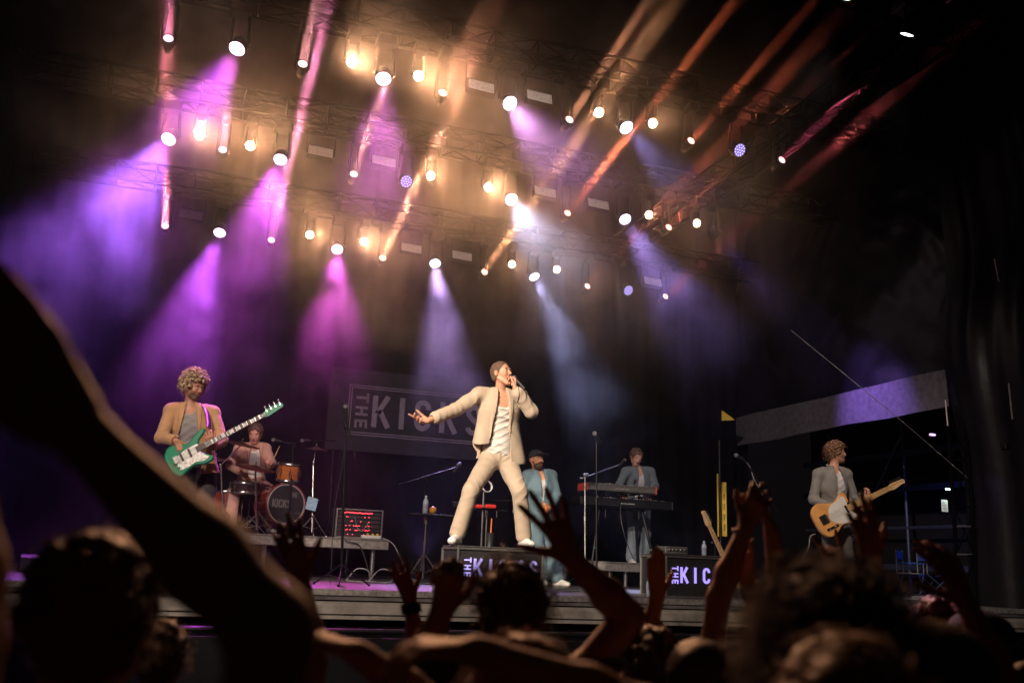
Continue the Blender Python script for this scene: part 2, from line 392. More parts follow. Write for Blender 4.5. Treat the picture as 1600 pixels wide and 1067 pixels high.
# ------------------------------------------------------------------ the human figure
class Head:
    """frame at the middle of the head: x right (its own), y forward, z up"""
    def __init__(s, c, f, u=(0,0,1), k=1.):
        s.c = A_(c); s.f = nrm(f); s.u = nrm(A_(u)-s.f*(A_(u)@s.f)); s.r = np.cross(s.f, s.u); s.M = np.stack([s.r, s.f, s.u]); s.k = k
    def p(s, x, y, z): return s.c+s.k*(s.r*x+s.f*y+s.u*z)
    def ell(s, c, r): return Ell(s.p(*c), [q*s.k for q in r], s.M)
    def cone(s, a, b, ra, rb): return Cone(s.p(*a), s.p(*b), ra*s.k, rb*s.k)
    def face(s, S_, mouth=0., narrow=1.):
        S_.u(s.ell((0,-.012,.03), (.075*narrow,.094,.087)), .02).u(s.ell((0,.028,-.03), (.060*narrow,.062,.085)), .03)
        S_.u(s.ell((0,.062,-.098-mouth*.5), (.026,.024,.02)), .03)
        for q in (-1,1):
            S_.u(s.cone((q*.058*narrow,-.002,-.05), (q*.02,.06,-.1-mouth*.5), .016, .014), .02)
            S_.u(s.ell((q*.038,.062,-.03), (.022,.022,.022)), .02)
        S_.u(s.cone((-.038,.078,.022), (.038,.078,.022), .011, .011), .015)
        for q in (-1,1): S_.sub(s.ell((q*.031,.1,.0), (.019,.018,.013)), .012)
        for q in (-1,1): S_.u(s.ell((q*.031,.0745,.0), (.0135,.0125,.0105)), .004)
        S_.u(s.cone((0,.086,.012), (0,.104,-.030), .007, .011), .008)
        for q in (-1,1): S_.u(s.ell((q*.011,.095,-.036), (.008,.009,.007)), .005)
        S_.u(s.cone((-.018,.086,-.06), (.018,.086,-.06), .0075, .0075), .008).u(s.cone((-.014,.085,-.073-mouth), (.014,.085,-.073-mouth), .0075, .0075), .008)
        if mouth: S_.sub(s.ell((0,.095,-.067-mouth*.5), (.016+mouth*.3,.03,.004+mouth*.5)), .004)
        for q in (-1,1):
            S_.u(s.ell((q*.077*narrow,-.008,-.004), (.009,.019,.031)), .006); S_.sub(s.ell((q*.086*narrow,-.004,-.002), (.006,.01,.018)), .003)
        return S_
    def paint(s, mouth=0., beard=False, squint=False):
        L = [(1, s.ell((0,.086,-.066-mouth*.5), (.024,.02,.014+mouth*.6)), 0)]
        if beard: L.append((2, s.ell((0,.05,-.085), (.07,.06,.042)), 0)); L.append((1, s.ell((0,.09,-.066), (.02,.016,.008)), 0))
        if mouth: L.append((4, s.ell((0,.075,-.067-mouth*.5), (.018+mouth*.3,.022,.004+mouth*.5)), 0))
        for q in (-1,1):
            if not squint: L.append((3, s.ell((q*.031,.086,.0), (.0125,.006,.0075)), 0)); L.append((4, s.ell((q*.031,.09,.0), (.0055,.006,.0065)), 0))
            else: L.append((4, s.ell((q*.031,.088,-.004), (.014,.008,.0035)), 0))
            L.append((2, s.ell((q*.032,.088,.0215), (.018,.014,.0048)), 0))
        return L
FL = {'i': (.046,.026,.022), 'm': (.051,.03,.023), 'r': (.047,.028,.023), 'p': (.036,.021,.02)}
def hand(S_, w, d, n, t, curl=(.3,.3,.3,.3,.3), spread=.12, k=1., thumb_out=.7):
    """w wrist, d towards the fingers, n out of the palm, t towards the thumb; curl for thumb, index, middle, ring, little (radians per joint)"""
    w = A_(w); d = nrm(d); n = nrm(A_(n)-d*(A_(n)@d)); tt = np.cross(n, d); t = tt if tt@A_(t) > 0 else -tt
    kn = {}
    for j, (q, x, l) in enumerate((('i',.028,.088), ('m',.009,.092), ('r',-.011,.087), ('p',-.029,.078))):
        b = w+d*l*k+t*x*k; kn[q] = b
        S_.u(Cone(w+t*x*.55*k+d*.012*k, b, .0125*k, .0105*k), .014)
        a = curl[1+j]; ang = 0; p = b; sp = spread*(1.3,.35,-.6,-1.6)[j]
        dd = nrm(d+t*sp)
        for m_, (L, fac) in enumerate(zip(FL[q], (1,1.15,.75))):
            ang += a*fac; v = dd*math.cos(ang)+n*math.sin(ang); e = p+v*L*k; r = (.0102,.0096,.0090,.0078)
            S_.u(Cone(p, e, r[m_]*k, r[m_+1]*k), .0035); p = e
    b = w+t*.022*k+d*.022*k+n*.008*k; S_.u(Cone(w+d*.01*k, b, .015*k, .015*k), .012)
    a = curl[0]; v0 = nrm(d*.75+t*thumb_out+n*.25); p = b
    for L, r0, r1, q in ((.042,.0145,.0118,.0), (.034,.0112,.0098,.6), (.027,.0098,.0078,1.1)):
        v = nrm(v0*(1-.25*a*q)+d*(a*q*.55)+n*(a*q*.45)-t*(a*q*.5)); e = p+v*L*k; S_.u(Cone(p, e, r0*k, r1*k), .008); p = e
    return kn
class Fig:
    """joints: neck, pelvis, shL shR elL elR wrL wrR hipL hipR knL knR anL anR toL toR (L = the figure's own left)"""
    def __init__(s, J, head, k=1., hL=None, hR=None, front=(0,-1,0)):
        s.front = nrm(front); s.J = {a: A_(b) for a, b in J.items()}; s.h = head; s.k = k; s.hL, s.hR = hL, hR
    def side(s): return nrm(s.J['shL']-s.J['shR'])
    def body(s, mouth=0., narrow=1., arms=True):
        J, k, S_ = s.J, s.k, SDF(); sd = s.side(); h = s.h
        ch = (J['shL']+J['shR'])/2; pv = J['pelvis']; ax = nrm(ch-pv);         low = pv+ax*.03
        S_.u(Cone(pv, low+ax*.09, .098*k, .092*k, side=sd, es=1.4, ed=1.), .05).u(Cone(low+ax*.08, ch-ax*.12, .088*k, .105*k, side=sd, es=1.38, ed=1.0), .05)
        S_.u(Cone(ch-ax*.14, ch-ax*.07, .112*k, .095*k, side=sd, es=1.45, ed=1.), .05)
        for q in 'LR':
            S_.u(Cone(ch-ax*.03, J['sh'+q]-ax*.0, .06*k, .052*k), .04)
            S_.u(Cone(J['sh'+q], J['el'+q], .05*k, .038*k), .03).u(Cone(J['el'+q], J['el'+q]*.65+J['wr'+q]*.35, .038*k, .041*k), .02).u(Cone(J['el'+q]*.65+J['wr'+q]*.35, J['wr'+q], .041*k, .025*k), .02)
            S_.u(Cone(J['wr'+q]-(J['wr'+q]-J['el'+q])*.06, J['wr'+q], .026*k, .022*k), .01)
        for q in 'LR':
            S_.u(Cone(J['hip'+q], J['kn'+q], .078*k, .052*k), .05).u(Cone(J['kn'+q], J['kn'+q]*.68+J['an'+q]*.32, .05*k, .054*k), .03).u(Cone(J['kn'+q]*.68+J['an'+q]*.32, J['an'+q], .054*k, .034*k), .03)
            S_.u(Cone(J['an'+q]-A_((0,0,.04))*0, J['to'+q], .03*k, .024*k), .02)
        nk = h.p(0,-.02,-.07)
        S_.u(Cone(J['neck']-ax*.03, nk, .056*k, .05*k), .03).u(Cone(J['neck'], (J['shL']*.6+J['neck']*.4), .04*k, .034*k), .04).u(Cone(J['neck'], (J['shR']*.6+J['neck']*.4), .04*k, .034*k), .04)
        h.face(S_, mouth, narrow)
        for q, hh in (('L', s.hL), ('R', s.hR)):
            if hh: hand(S_, J['wr'+q], hh['d'], hh['n'], hh['t'], hh.get('curl', (.3,)*5), hh.get('spread', .12), hh.get('k', 1.)*k, hh.get('out', .7))
        return S_
    def torso(s, S_, gr, low=0., top=.0, kk=.05, flare=0., gs=None):
        gs = gr if gs is None else gs
        """garment torso inflated by gr"""
        J, k = s.J, s.k; sd = s.side(); ch = (J['shL']+J['shR'])/2; pv = J['pelvis']; ax = nrm(ch-pv)
        S_.u(Cone(pv-ax*low, pv+ax*.12, .098*k+gr+flare, .092*k+gr, side=sd, es=1.38, ed=1.), kk).u(Cone(pv+ax*.11, ch-ax*.12, .088*k+gr, .105*k+gr, side=sd, es=1.36, ed=1.), kk)
        S_.u(Cone(ch-ax*.15, ch-ax*.07, .112*k+gr, .095*k+gr, side=sd, es=1.45, ed=1.), kk)
        for q in 'LR': S_.u(Cone(ch-ax*.03, J['sh'+q], .06*k+gr, .050*k+gs), .04)
        for q in 'LR': S_.u(Cone(J['neck']*.8+ch*.2, J['sh'+q]*.75+J['neck']*.25, .045*k+gs, .038*k+gs), .03)
        return S_
    def sleeve(s, S_, q, gr, upto=1., short=False, cuff=.008):
        J, k = s.J, s.k; a, b, c = J['sh'+q], J['el'+q], J['wr'+q]
        if short: e = a+(b-a)*upto; return S_.u(Cone(a, e, .054*k+gr, .05*k+gr), .03)
        e = b+(c-b)*upto; S_.u(Cone(a, b, .053*k+gr, .044*k+gr), .03).u(Cone(b, e, .044*k+gr, .033*k+gr+cuff), .025)
        S_.sub(Cone(e+(c-b)*.012, e+(c-b)*.25, .03*k+cuff*.7, .03*k+cuff), .002); return S_
    def trousers(s, gr=.014, hem=.02, top=.12, wr=.006):
        J, k, S_ = s.J, s.k, SDF(); sd = s.side(); pv = J['pelvis']; ax = nrm((J['shL']+J['shR'])/2-pv)
        S_.u(Cone(pv, pv+ax*(top-.05), .100*k+gr*.6, .094*k+gr*.4, side=sd, es=1.4, ed=1.), .05)
        for q in 'LR':
            a, b, c = J['hip'+q], J['kn'+q], J['an'+q]; e = c+(b-c)*.05
            S_.u(Cone(a, b, .082*k+gr, .058*k+gr), .045).u(Cone(b, e, .056*k+gr, .048*k+gr+hem*.4), .03)
        S_.clip(Half(pv+ax*top, -ax)); S_.disp = wrinkle(-wr, 26, (1,1,.8)); return S_
    def shoe(s, S_, q, sole=False):
        J, k = s.J, s.k; a, t = J['an'+q], J['to'+q]; z0 = min(a[2], t[2])
        f = nrm(A_((t[0]-a[0], t[1]-a[1], (t[2]-a[2])*.0))); sd = np.cross(f, (0,0,1)); g = A_((t[0], t[1], t[2]))
        M = np.stack([sd, f, A_((0,0,1))])
        heel = A_((a[0], a[1], a[2]-.062*k))-f*.035*k
        S_.u(Cone(heel, g+A_((0,0,.0)), .037*k, .036*k, side=sd, es=1.1, ed=.85), .02)
        S_.u(Cone(a-A_((0,0,.01)), heel+f*.04+A_((0,0,.02)), .042*k, .046*k), .03).u(Cone(a+f*.02-A_((0,0,.02)), g-f*.02, .042*k, .03*k), .03)
        return S_
# ------------------------------------------------------------------ materials
def skin_set(name, col, hair, lip=(.28,.07,.06)):
    return [mat(name+'_skin', col, .5, var=.12, scale=14, spec=.4), mat(name+'_lip', lip, .45, var=.05), mat(name+'_brow', hair, .8, var=.3, scale=80),
            mat(name+'_eye', (.6,.58,.55), .2, var=.02), mat(name+'_dark', (.015,.008,.008), .4, var=.02)]
def cloth(name, col, rough=.85, var=.10, bump=.08, bscale=300, sheen=.15): return mat(name, col, rough, var=var, scale=9, bump=bump, bscale=bscale, sheen=sheen)
def leather(name, col): return mat(name, col, .45, var=.1, scale=30, bump=.1)
MT = {
 'black_metal': mat('black_metal', (.012,.012,.013), .42, .6, var=.15), 'chrome': mat('chrome', (.62,.6,.58), .22, 1, var=.06),
 'alu': mat('aluminium', (.36,.35,.34), .38, .9, var=.2, scale=25), 'black': mat('black_plastic', (.012,.012,.013), .5, var=.2),
 'black_wood': mat('black_painted_wood', (.014,.013,.014), .55, var=.35, scale=12, bump=.2), 'grey_wood': mat('scuffed_grey_board', (.17,.155,.14), .7, var=.3, scale=14, bump=.3),
 'rubber': mat('rubber', (.015,.015,.015), .8), 'white': mat('white_paint', (.7,.69,.67), .5, var=.05), 'red': mat('red_plastic', (.5,.03,.02), .4, var=.08),
 'orange': mat('orange_plastic', (.75,.2,.05), .4, var=.08), 'cable': mat('cable_rubber', (.03,.03,.032), .5), 'grey_cable': mat('grey_cable', (.3,.3,.3), .5),
}
# ------------------------------------------------------------------ hair
def hair_short(h, thick=.010, front=.058, n_amp=.004, side=-.03, fringe=0., back=-.06):
    """close hair: cranium shell cut back from the face"""
    S_ = SDF(); S_.u(h.ell((0,-.016,.034), (.079+thick,.096+thick,.088+thick)), .0)
    S_.u(h.ell((0,-.045,-.01), (.068+thick*.6,.06+thick,.07)), .02)
    S_.sub(h.ell((0,.085,-.035), (.085,.088,.114-fringe)), .012)
    S_.sub(Box(h.p(0,.06,-.12), (.12*h.k,.085*h.k,.10*h.k), h.M, .03), .015)
    S_.sub(Box(h.p(0,0,back-.1), (.13*h.k,.2*h.k,.1*h.k), h.M, .01), .01)
    for q in (-1,1): S_.sub(h.ell((q*.09,.0,-.02), (.02,.026,.04)), .006)
    S_.disp = lambda p: n_amp*wob((p-h.c)@h.M.T, 130, (1,.4,1))+n_amp*.7*wob(p, 60); return S_
def hair_curls(h, R=.03, n=260, r=.016, drop=-.05, seed=1, face=.055, tall=.03, wide=1.0, jit=.012, long_back=0.):
    rg = np.random.RandomState(seed); S_ = SDF(); S_.u(h.ell((0,-.014,.036), (.08,.098,.09)), 0)
    i = 0
    while i < n:
        v = rg.normal(size=3); v /= np.linalg.norm(v)
        x, y, z = v[0]*(.078+R)*wide, -.014+v[1]*(.095+R*.9), .036+v[2]*(.09+tall)
        if v[2] < -.15: z = max(z, drop-long_back*(1 if y < .0 else .5)*rg.rand())
        if z < drop-long_back: continue
        if y > face and z < .065: continue
        if y > .02 and z < .02 and abs(x) < .075: continue
        c = A_((x, y, z))+rg.normal(size=3)*jit
        S_.u(Ell(h.p(*c), [r*h.k*(.7+.6*rg.rand())]*3), .004); i += 1
    S_.sub(h.ell((0,.1,-.04), (.062,.06,.095)), .01)
    S_.disp = lambda p: .0035*wob(p, 170); return S_
def strands(name, h, n, L, mat_, parent, seed=0, drop=-.04, curl=.01, face=.05, wdt=.0011, R=.02, down=.5, part=0., amp=1.):
    """loose strands of hair, each a thin ribbon tube"""
    rg = np.random.RandomState(seed); b = MB(); org = Vector(parent.location)
    for i in range(n):
        while True:
            v = rg.normal(size=3); v /= np.linalg.norm(v)
            z = .036+v[2]*.088; y = -.014+v[1]*.096
            if z > drop and not (y > face and z < .07): break
        p = h.p(v[0]*.078, y, z); d = h.r*v[0]+h.f*v[1]+h.u*v[2]; pts = []; ph = rg.rand(2)*6.28; l = L*(.6+.8*rg.rand())
        a = nrm(np.cross(d, rg.normal(size=3))); c = np.cross(d, a)
        for j in range(7):
            t = j/6; q = p+d*(l*(t-down*.35*t*t)+R*t)+A_((0,0,-1))*(l*down*t*t*1.1)+(a*math.cos(ph[0]+t*9*amp)+c*math.sin(ph[0]+t*9*amp))*curl*t
            pts.append(Vector(q)-org)
        b.path(pts, [wdt*(1-.5*j/6) for j in range(7)], n=3)
    return b.build(name, mat_, parent)
# ------------------------------------------------------------------ clothes and the band
def jj(px, py, Y): return A_(at(px, py, Y))
def folds(p, d, f, warp=.35, seed=0., sharp=1.6):
    """cloth folds running across direction d, about f per metre, uneven"""
    d = nrm(d); q = p+seed; a = (q@d)*f*6.283+warp*6*wob(q, 5.5)+wob(q, 17)*.8
    r = 1-np.abs(np.sin(a*.5))**(1/sharp)*1.5; return r*np.clip(.45+.75*wob(q+7, 8), 0, 1.1)
class Fn:
    lo = A_([-1e9]*3); hi = A_([1e9]*3)
    def __init__(s, f): s.f = f
    def __call__(s, p): return s.f(p)
def axes(f):
    J = f.J; sd = f.side(); ch = (J['shL']+J['shR'])/2; ax = nrm(ch-J['pelvis']); fr = np.cross(ax, sd); fr = fr if fr@f.front > 0 else -fr
    return sd, ch, ax, fr
def near(p, c, r): return np.exp(-((p-c)**2).sum(1)/(r*r))
def make_trousers(f, col, root, gr=.016, hem=.028, top=.10, h=.006, amp=1., name='trousers'):
    sd, ch, ax, fr = axes(f); J = f.J; t = f.trousers(gr, hem, top, 0); cr = J['pelvis']-ax*.07+fr*.07
    def td(p):
        d = p-cr; r_ = np.sqrt((d*d).sum(1)); an = np.arctan2(d@sd, -(d@ax)+.02)
        o = -.009*np.clip(np.sin(an*6+r_*7+2.2*wob(p, 7)), -.25, 1)*np.exp(-(r_/.26)**2)*np.clip(r_/.09-.5, 0, 1)
        hb = (p-J['pelvis'])@ax-top; o = o-.004*(hb > -.038)+.002*(np.abs(p@sd-J['pelvis']@sd) < .004)*(hb > -.17)*(((p-J['pelvis'])@fr) > 0)
        for q in 'LR':
            leg = nrm(J['kn'+q]-J['hip'+q]); o += -.010*near(p, J['kn'+q], .13)*folds(p, leg+sd*(.9 if q == 'L' else -.9), 14, .6)
            leg = nrm(J['an'+q]-J['kn'+q]); o += -.008*near(p, J['an'+q]+A_((0,0,.06)), .09)*folds(p, leg+sd*(.7 if q == 'L' else -.4), 17, .6, 2.)-.005*folds(p, leg+sd*.9, 9, .5, 5.)*near(p, (J['an'+q]+J['kn'+q])/2, .25)
        return amp*o
    t.disp = td; return put(t, name, cloth('wool_'+root.name, col), root, h)
def make_shirt(f, col, root, gr=.008, scoop=.0, sleeves=None, h=.0065, vest=False, low=.0, name='shirt', amp=1.):
    sd, ch, ax, fr = axes(f); J = f.J; v = f.torso(SDF(), gr, low=low)
    if sleeves:
        for q in 'LR': f.sleeve(v, q, gr, sleeves, short=True)
    v.sub(Ell(J['neck']+fr*.10+ax*(.03-scoop*.3), (.06+scoop*.15,.09,.06+scoop), np.stack([sd, fr, ax])), .006).clip(Half(ch+ax*.055, -ax))
    if vest:
        for q, s_ in (('L',1),('R',-1)): v.sub(Ell(J['sh'+q]+sd*s_*.02, (.075,.12,.12), np.stack([sd, fr, ax])), .01)
    v.disp = lambda p: -.009*amp*folds(p, ax+sd*.25*np.sign(1), 11, .45, 1.)-.006*amp*folds(p, ax-sd*.5, 15, .4, 4.)
    return put(v, name, cloth('shirt_'+root.name, col), root, h)
def make_jacket(f, col, root, gr=.030, wl=(.035,.12), wr=(.035,.12), low=.13, upto=(.86,.86), flare=.02, pre=None, post=None, h=.0065, button=None, amp=1., sl=.013, cuff=.006, name='jacket'):
    sd, ch, ax, fr = axes(f); J = f.J; j = f.torso(SDF(), gr, low=low, flare=flare, gs=.013); k = f.k
    if pre: pre(j, sd, ch, ax, fr)
    inner = f.torso(SDF(), gr-.013, low=low+.1, flare=flare, gs=.004)
    def inn(p):
        d = np.full(len(p), 1e3)
        for _, pr, kk in inner.ops:
            q = pr(p); hh = np.maximum(kk-np.abs(d-q), 0)/max(kk,1e-6); d = np.minimum(d, q)-hh*hh*kk*.25
        return np.maximum(d, -((ch-ax*.30-p)@ax))
    f.sleeve(j, 'R', sl, upto[1], cuff=cuff); f.sleeve(j, 'L', sl, upto[0], cuff=cuff)
    for q in 'LR': j.u(Cone(J['sh'+q], J['sh'+q]+(J['neck']-J['sh'+q])*.3+ax*.012, .05*k+.016, .042*k+.014), .03)
    for s_ in (-1,1): j.u(Cone(J['neck']+sd*s_*.05-fr*.05+ax*.03, J['neck']+sd*s_*.075+fr*.03-ax*.0, .017, .016), .015)
    j.sub(Fn(inn), 0)
    top = J['neck']+ax*.06; L_ = float((top-J['pelvis'])@ax)
    def edge(p):
        a = np.clip((top-p)@ax/L_, 0, 1.4); s2 = (p-J['neck'])@sd
        if button is not None:      # closed from the button down
            c = np.clip((button-a)/button, -1, 1); wL = np.where(c > 0, wl[0]*c**.8+.012, -.02+(-c)*.12*wl[1]*8); wR = np.where(c > 0, wr[0]*c**.8+.012, .02+(-c)*.12*wr[1]*8)
        else: wL = wl[0]+(wl[1]-wl[0])*np.clip(a, 0, 1); wR = wr[0]+(wr[1]-wr[0])*np.clip(a, 0, 1)
        return np.where(s2 > 0, s2-wL, -s2-wR), a
    j.sub(Fn(lambda p: np.maximum(edge(p)[0], -((p-ch)@fr))), 0)
    j.clip(Half(J['pelvis']-ax*low, ax))
    if post: post(j, sd, ch, ax, fr)
    def jd(p):
        e, a = edge(p); fz = np.clip(((p-ch)@fr)/.03, 0, 1)
        lap = np.clip((e-.0)/.003, 0, 1)*np.clip((.062*np.clip(1.15-a*1.6, .1, 1)-e)/.004, 0, 1)*np.clip((.72-a)/.01, 0, 1)*fz
        o = -.011*lap/max(amp, .5)
        for q in 'LR':
            for c0, c1, cen, r_ in (('sh','el','el',.14), ('el','wr','el',.15), ('el','wr','wr',.10)):
                pass
            u1 = nrm(J['el'+q]-J['sh'+q]); u2 = nrm(J['wr'+q]-J['el'+q]); m = J['sh'+q]*.45+J['el'+q]*.55
            o = o-.009*near(p, J['el'+q], .11)*folds(p, u1*.7+u2*.5+np.cross(u1, ax)*.8, 15, .6, 3.)-.006*near(p, (J['sh'+q]+J['el'+q])/2, .14)*folds(p, u1*.5+fr+ax*.6, 8, .7, 5.)-.005*near(p, J['sh'+q]+u1*.07, .11)*folds(p, u1+ax*.6, 10, .3, 9.)-.006*near(p, J['wr'+q]-u2*.1, .10)*folds(p, u2*.7+fr*.6, 15, .6, 6.)
        o = o-.012*folds(p, ax*.6+sd*.8, 6, .6, 2.)*np.clip((a-.2)*3, 0, 1)*np.clip(1-np.abs((p-ch)@sd)/.25, 0, 1)
        return amp*o
    j.disp = jd
    return put(j, name, cloth('jacket_'+root.name, col), root, h)
def shoes(f, root, col, ZR, h=.006, name='shoe'):
    m1 = leather('shoe_'+root.name, col); m2 = mat('sole_'+root.name, (.45,.43,.4), .7)
    for q in 'LR':
        o = put(f.shoe(SDF(), q), name, [m1, m2], root, h, [(1, (lambda C, z=ZR: C[:, 2] < z+.026), 0)])
        c, tt = f.J['an'+q], f.J['to'+q]; l = MB()
        for i in range(4):
            a = c*(.7-i*.13)+tt*(.3+i*.13)+A_((0,0,.027-i*.005)); sx = nrm(np.cross(tt-c, (0,0,1))); r0 = Vector(a-A_(root.location)); l.tube(r0-Vector(sx*.02), r0+Vector(sx*.02), .003, n=5)
        l.build('lace', MT['white'], o)
def mic(px, d, root_label, L=.17, col='black', loc=None):
    """hand microphone: grille at loc, handle along d"""
    d = Vector(d).normalized(); t_ = thing('microphone', root_label, 'microphone', loc)
    g = MB(); g.ball((0,0,0), .026, n=8); g.build('grille', mat('mic_grille', (.25,.25,.26), .35, .9, bump=.6, bscale=400), t_)
    g = MB(); g.lathe([(.0,.012),(.024,.014),(.024,.026),(.0195,.04),(.016,L-.01),(.015,L),(.0,L+.001)], axis=d, n=14); g.build('handle', MT[col], t_); return t_
def singer():
    ZR = .42
    J = dict(neck=jj(782,617,8.84), pelvis=jj(777,714,8.94), shR=jj(749,616,8.84), shL=jj(813,619,8.82), elR=jj(712,640,8.78), wrR=jj(669,657,8.66),
             elL=jj(830,643,8.64), wrL=jj(805,607,8.58), hipR=jj(763,722,8.93), hipL=jj(792,722,8.93), knR=jj(736,766,8.68), knL=jj(812,768,8.70),
             anR=jj(714,835,8.76), anL=jj(819,838,8.78), toR=jj(706,850,8.62), toL=jj(830,852,8.64))
    for q in ('R','L'):
        J['an'+q][2] = ZR+.095; J['to'+q][2] = ZR+.035
    hc = jj(784,584,8.79); hd = Head(hc, (.52,-.82,.22), (-.10,.16,1), 1.08)
    root = thing('person', 'singer in a beige suit and white vest, arm flung out, singing into a hand-held microphone', 'person', (float(hc[0]), 8.75, ZR))
    f = Fig(J, hd, 1.05, front=(.12,-1,0),
            hR=dict(d=nrm(A_((-1,-.25,-.12))), n=(.05,-.8,.6), t=(-.1,-.4,1), curl=(.1,.12,.5,.62,.7), spread=.25, out=.8, k=1.05),
            hL=dict(d=nrm(hd.p(.0,.165,-.08)-jj(805,607,8.58)), n=(-.7,.5,.0), t=(-.3,.3,1), curl=(.75,.95,1.0,1.05,1.1), spread=.02, out=.4, k=1.0))
    sk = skin_set('singer', (.50,.25,.155), (.09,.05,.03)); mo = .03
    put(f.body(mouth=mo), 'body', sk, root, .0045, hd.paint(mouth=mo, squint=True))
    put(hair_short(hd, .004, n_amp=.0015), 'hair', mat('cropped_hair', (.10,.055,.033), .8, var=.4, scale=90), root, .004)
    make_shirt(f, (.60,.56,.50), root, .012, scoop=.085, vest=True, h=.0055, name='vest', amp=1.7)
    make_trousers(f, (.40,.31,.225), root, .018, .025, .115, .0055)
    def pre(j, sd, ch, ax, fr):
        P = J['pelvis']
        j.u(Cone(ch-ax*.22+sd*.09, P-ax*.04+sd*.19, .10, .11, side=sd, es=1.0, ed=1.0), .05)
        j.u(Cone(ch-ax*.18-sd*.10, P+ax*.13-sd*.17+fr*.04, .10, .095, side=sd, es=1.1, ed=1.), .05)
    def post(j, sd, ch, ax, fr):
        P = J['pelvis']
        j.sub(inter(Half(P+ax*.155-sd*.16, -ax+sd*.12-fr*.15), Half(P-sd*.0, -sd), Half(P+fr*.0, fr)), .004)
        j.sub(inter(Half(P-ax*.02-sd*.1, -ax), Half(P, -sd)), .004)
    make_jacket(f, (.43,.335,.24), root, gr=.034, wl=(.04,.10), wr=(.05,.15), low=.06, upto=(.8,.74), flare=.03, pre=pre, post=post, h=.0055, sl=.02, cuff=.008, amp=1.9)
    shoes(f, root, (.62,.6,.56), ZR, .005)
    mh = Vector(hd.p(.0,.125,-.085)); mh = mh+Vector((.0,-.03,.0)); me_ = mh+Vector((.085,-.12,-.135))
    mic(None, me_-mh, 'black hand-held microphone in the fist of the singer in beige', .185, 'black', mh)
    return f
def outfit_face(f, hd, root, skin, browcol, **kw):
    sk = skin_set(root.name, skin, browcol); put(f.body(mouth=kw.get('mouth', 0)), 'body', sk, root, kw.get('h', .006), hd.paint(mouth=kw.get('mouth', 0), beard=kw.get('beard', False), squint=kw.get('squint', False)))
def bassist():
    Y = 9.05; ZR = 0
    hc = jj(303,603,Y-.02); hd = Head(hc, (.62,-.70,-.28), (.05,-.2,1), 1.0)
    J = dict(neck=jj(297,636,Y+.02), pelvis=jj(306,722,Y+.02), shR=jj(268,642,Y), shL=jj(332,646,Y+.02), elR=jj(252,684,Y-.12), wrR=jj(276,689,Y-.31), elL=jj(346,688,Y-.12), wrL=jj(331,697,Y-.33))
    P = J['pelvis']
    for q, s_ in (('R',-1),('L',1)):
        J['hip'+q] = P+A_((s_*.095,0,-.06)); J['kn'+q] = P+A_((s_*.14,-.05,-.48)); J['an'+q] = A_((P[0]+s_*.16, P[1]+.02, .095)); J['to'+q] = A_((P[0]+s_*.2, P[1]-.15, .035))
    root = thing('person', 'curly haired bass player in a tan jacket and grey shirt, looking down at the far side of his green bass', 'person', (P[0], P[1], 0))
    root['label'] = 'bass player with curly blond hair, tan jacket and grey shirt playing a green bass'
    neckdir = nrm(jj(405,647,Y-.42)-jj(330,678,Y-.34))
    f = Fig(J, hd, 1.0, front=(.1,-1,0), hR=dict(d=(.55,-.15,-.8), n=(0,.95,-.2), t=(.9,-.2,.2), curl=(.3,.45,.55,.6,.6), spread=.12),
            hL=dict(d=(-.35,-.45,.75), n=(-.1,.9,.3), t=(-.4,-.1,.9), curl=(.2,.75,.8,.85,.9), spread=.2, out=.4))
    outfit_face(f, hd, root, (.36,.17,.10), (.12,.07,.04), beard=True)
    hm = mat('blond_curls', (.36,.25,.14), .55, var=.45, scale=60); put(hair_curls(hd, .027, 900, .0085, -.045, 3, tall=.034), 'hair', hm, root, .0045); strands('hair_wisp', hd, 500, .035, hm, root, 3, -.04, .012, R=.028, wdt=.0013, down=.15, amp=2.)
    make_shirt(f, (.20,.19,.18), root, .012, .035); make_trousers(f, (.035,.03,.032), root)
    make_jacket(f, (.36,.20,.095), root, gr=.028, wl=(.03,.13), wr=(.03,.13), low=.12, upto=(.8,.8))
    shoes(f, root, (.03,.03,.03), ZR)
    # bass guitar
    bass = thing('bass_guitar', 'green four-string bass with a white pearl pickguard and matching green headstock', 'bass guitar', jj(302,706,Y-.36))
    guitar(bass, jj(300,707,Y-.34), jj(443,634,Y-.50), (.0,.62), 'bass')
    st = MB(); pts = [jj(326,668,Y-.34), jj(326,655,Y-.24), jj(322,640,Y-.12), jj(312,632,Y+.04), jj(290,640,Y+.14), jj(275,680,Y+.17), jj(274,712,Y-.15), jj(277,716,Y-.33)]
    strap(pts, bass)
    return f
def strap(pts, parent, w=.028):
    b = MB(); org = Vector(parent.location); P = [Vector(p)-org for p in pts]
    # smooth the path
    Q = []
    for i in range(len(P)-1):
        p0, p1, p2, p3 = P[max(i-1,0)], P[i], P[i+1], P[min(i+2,len(P)-1)]
        for j in range(5):
            t = j/5; Q.append(.5*((2*p1)+(-p0+p2)*t+(2*p0-5*p1+4*p2-p3)*t*t+(-p0+3*p1-3*p2+p3)*t**3))
    Q.append(P[-1]); vs = []; c = sum(Q, Vector())/len(Q)
    for i, p in enumerate(Q):
        d = (Q[min(i+1,len(Q)-1)]-Q[max(i-1,0)]).normalized(); o = (p-c).normalized(); s = d.cross(o).normalized(); n = s.cross(d)
        for a, h in ((-w,-.002),(w,-.002),(w,.002),(-w,.002)): vs.append(p+s*a+n*h)
    fs = [(i*4+k, i*4+(k+1)%4, i*4+4+(k+1)%4, i*4+4+k) for i in range(len(Q)-1) for k in range(4)]
    b.add(vs, fs, 0, True); b.build('strap', leather('black_strap', (.012,.012,.012)), parent)
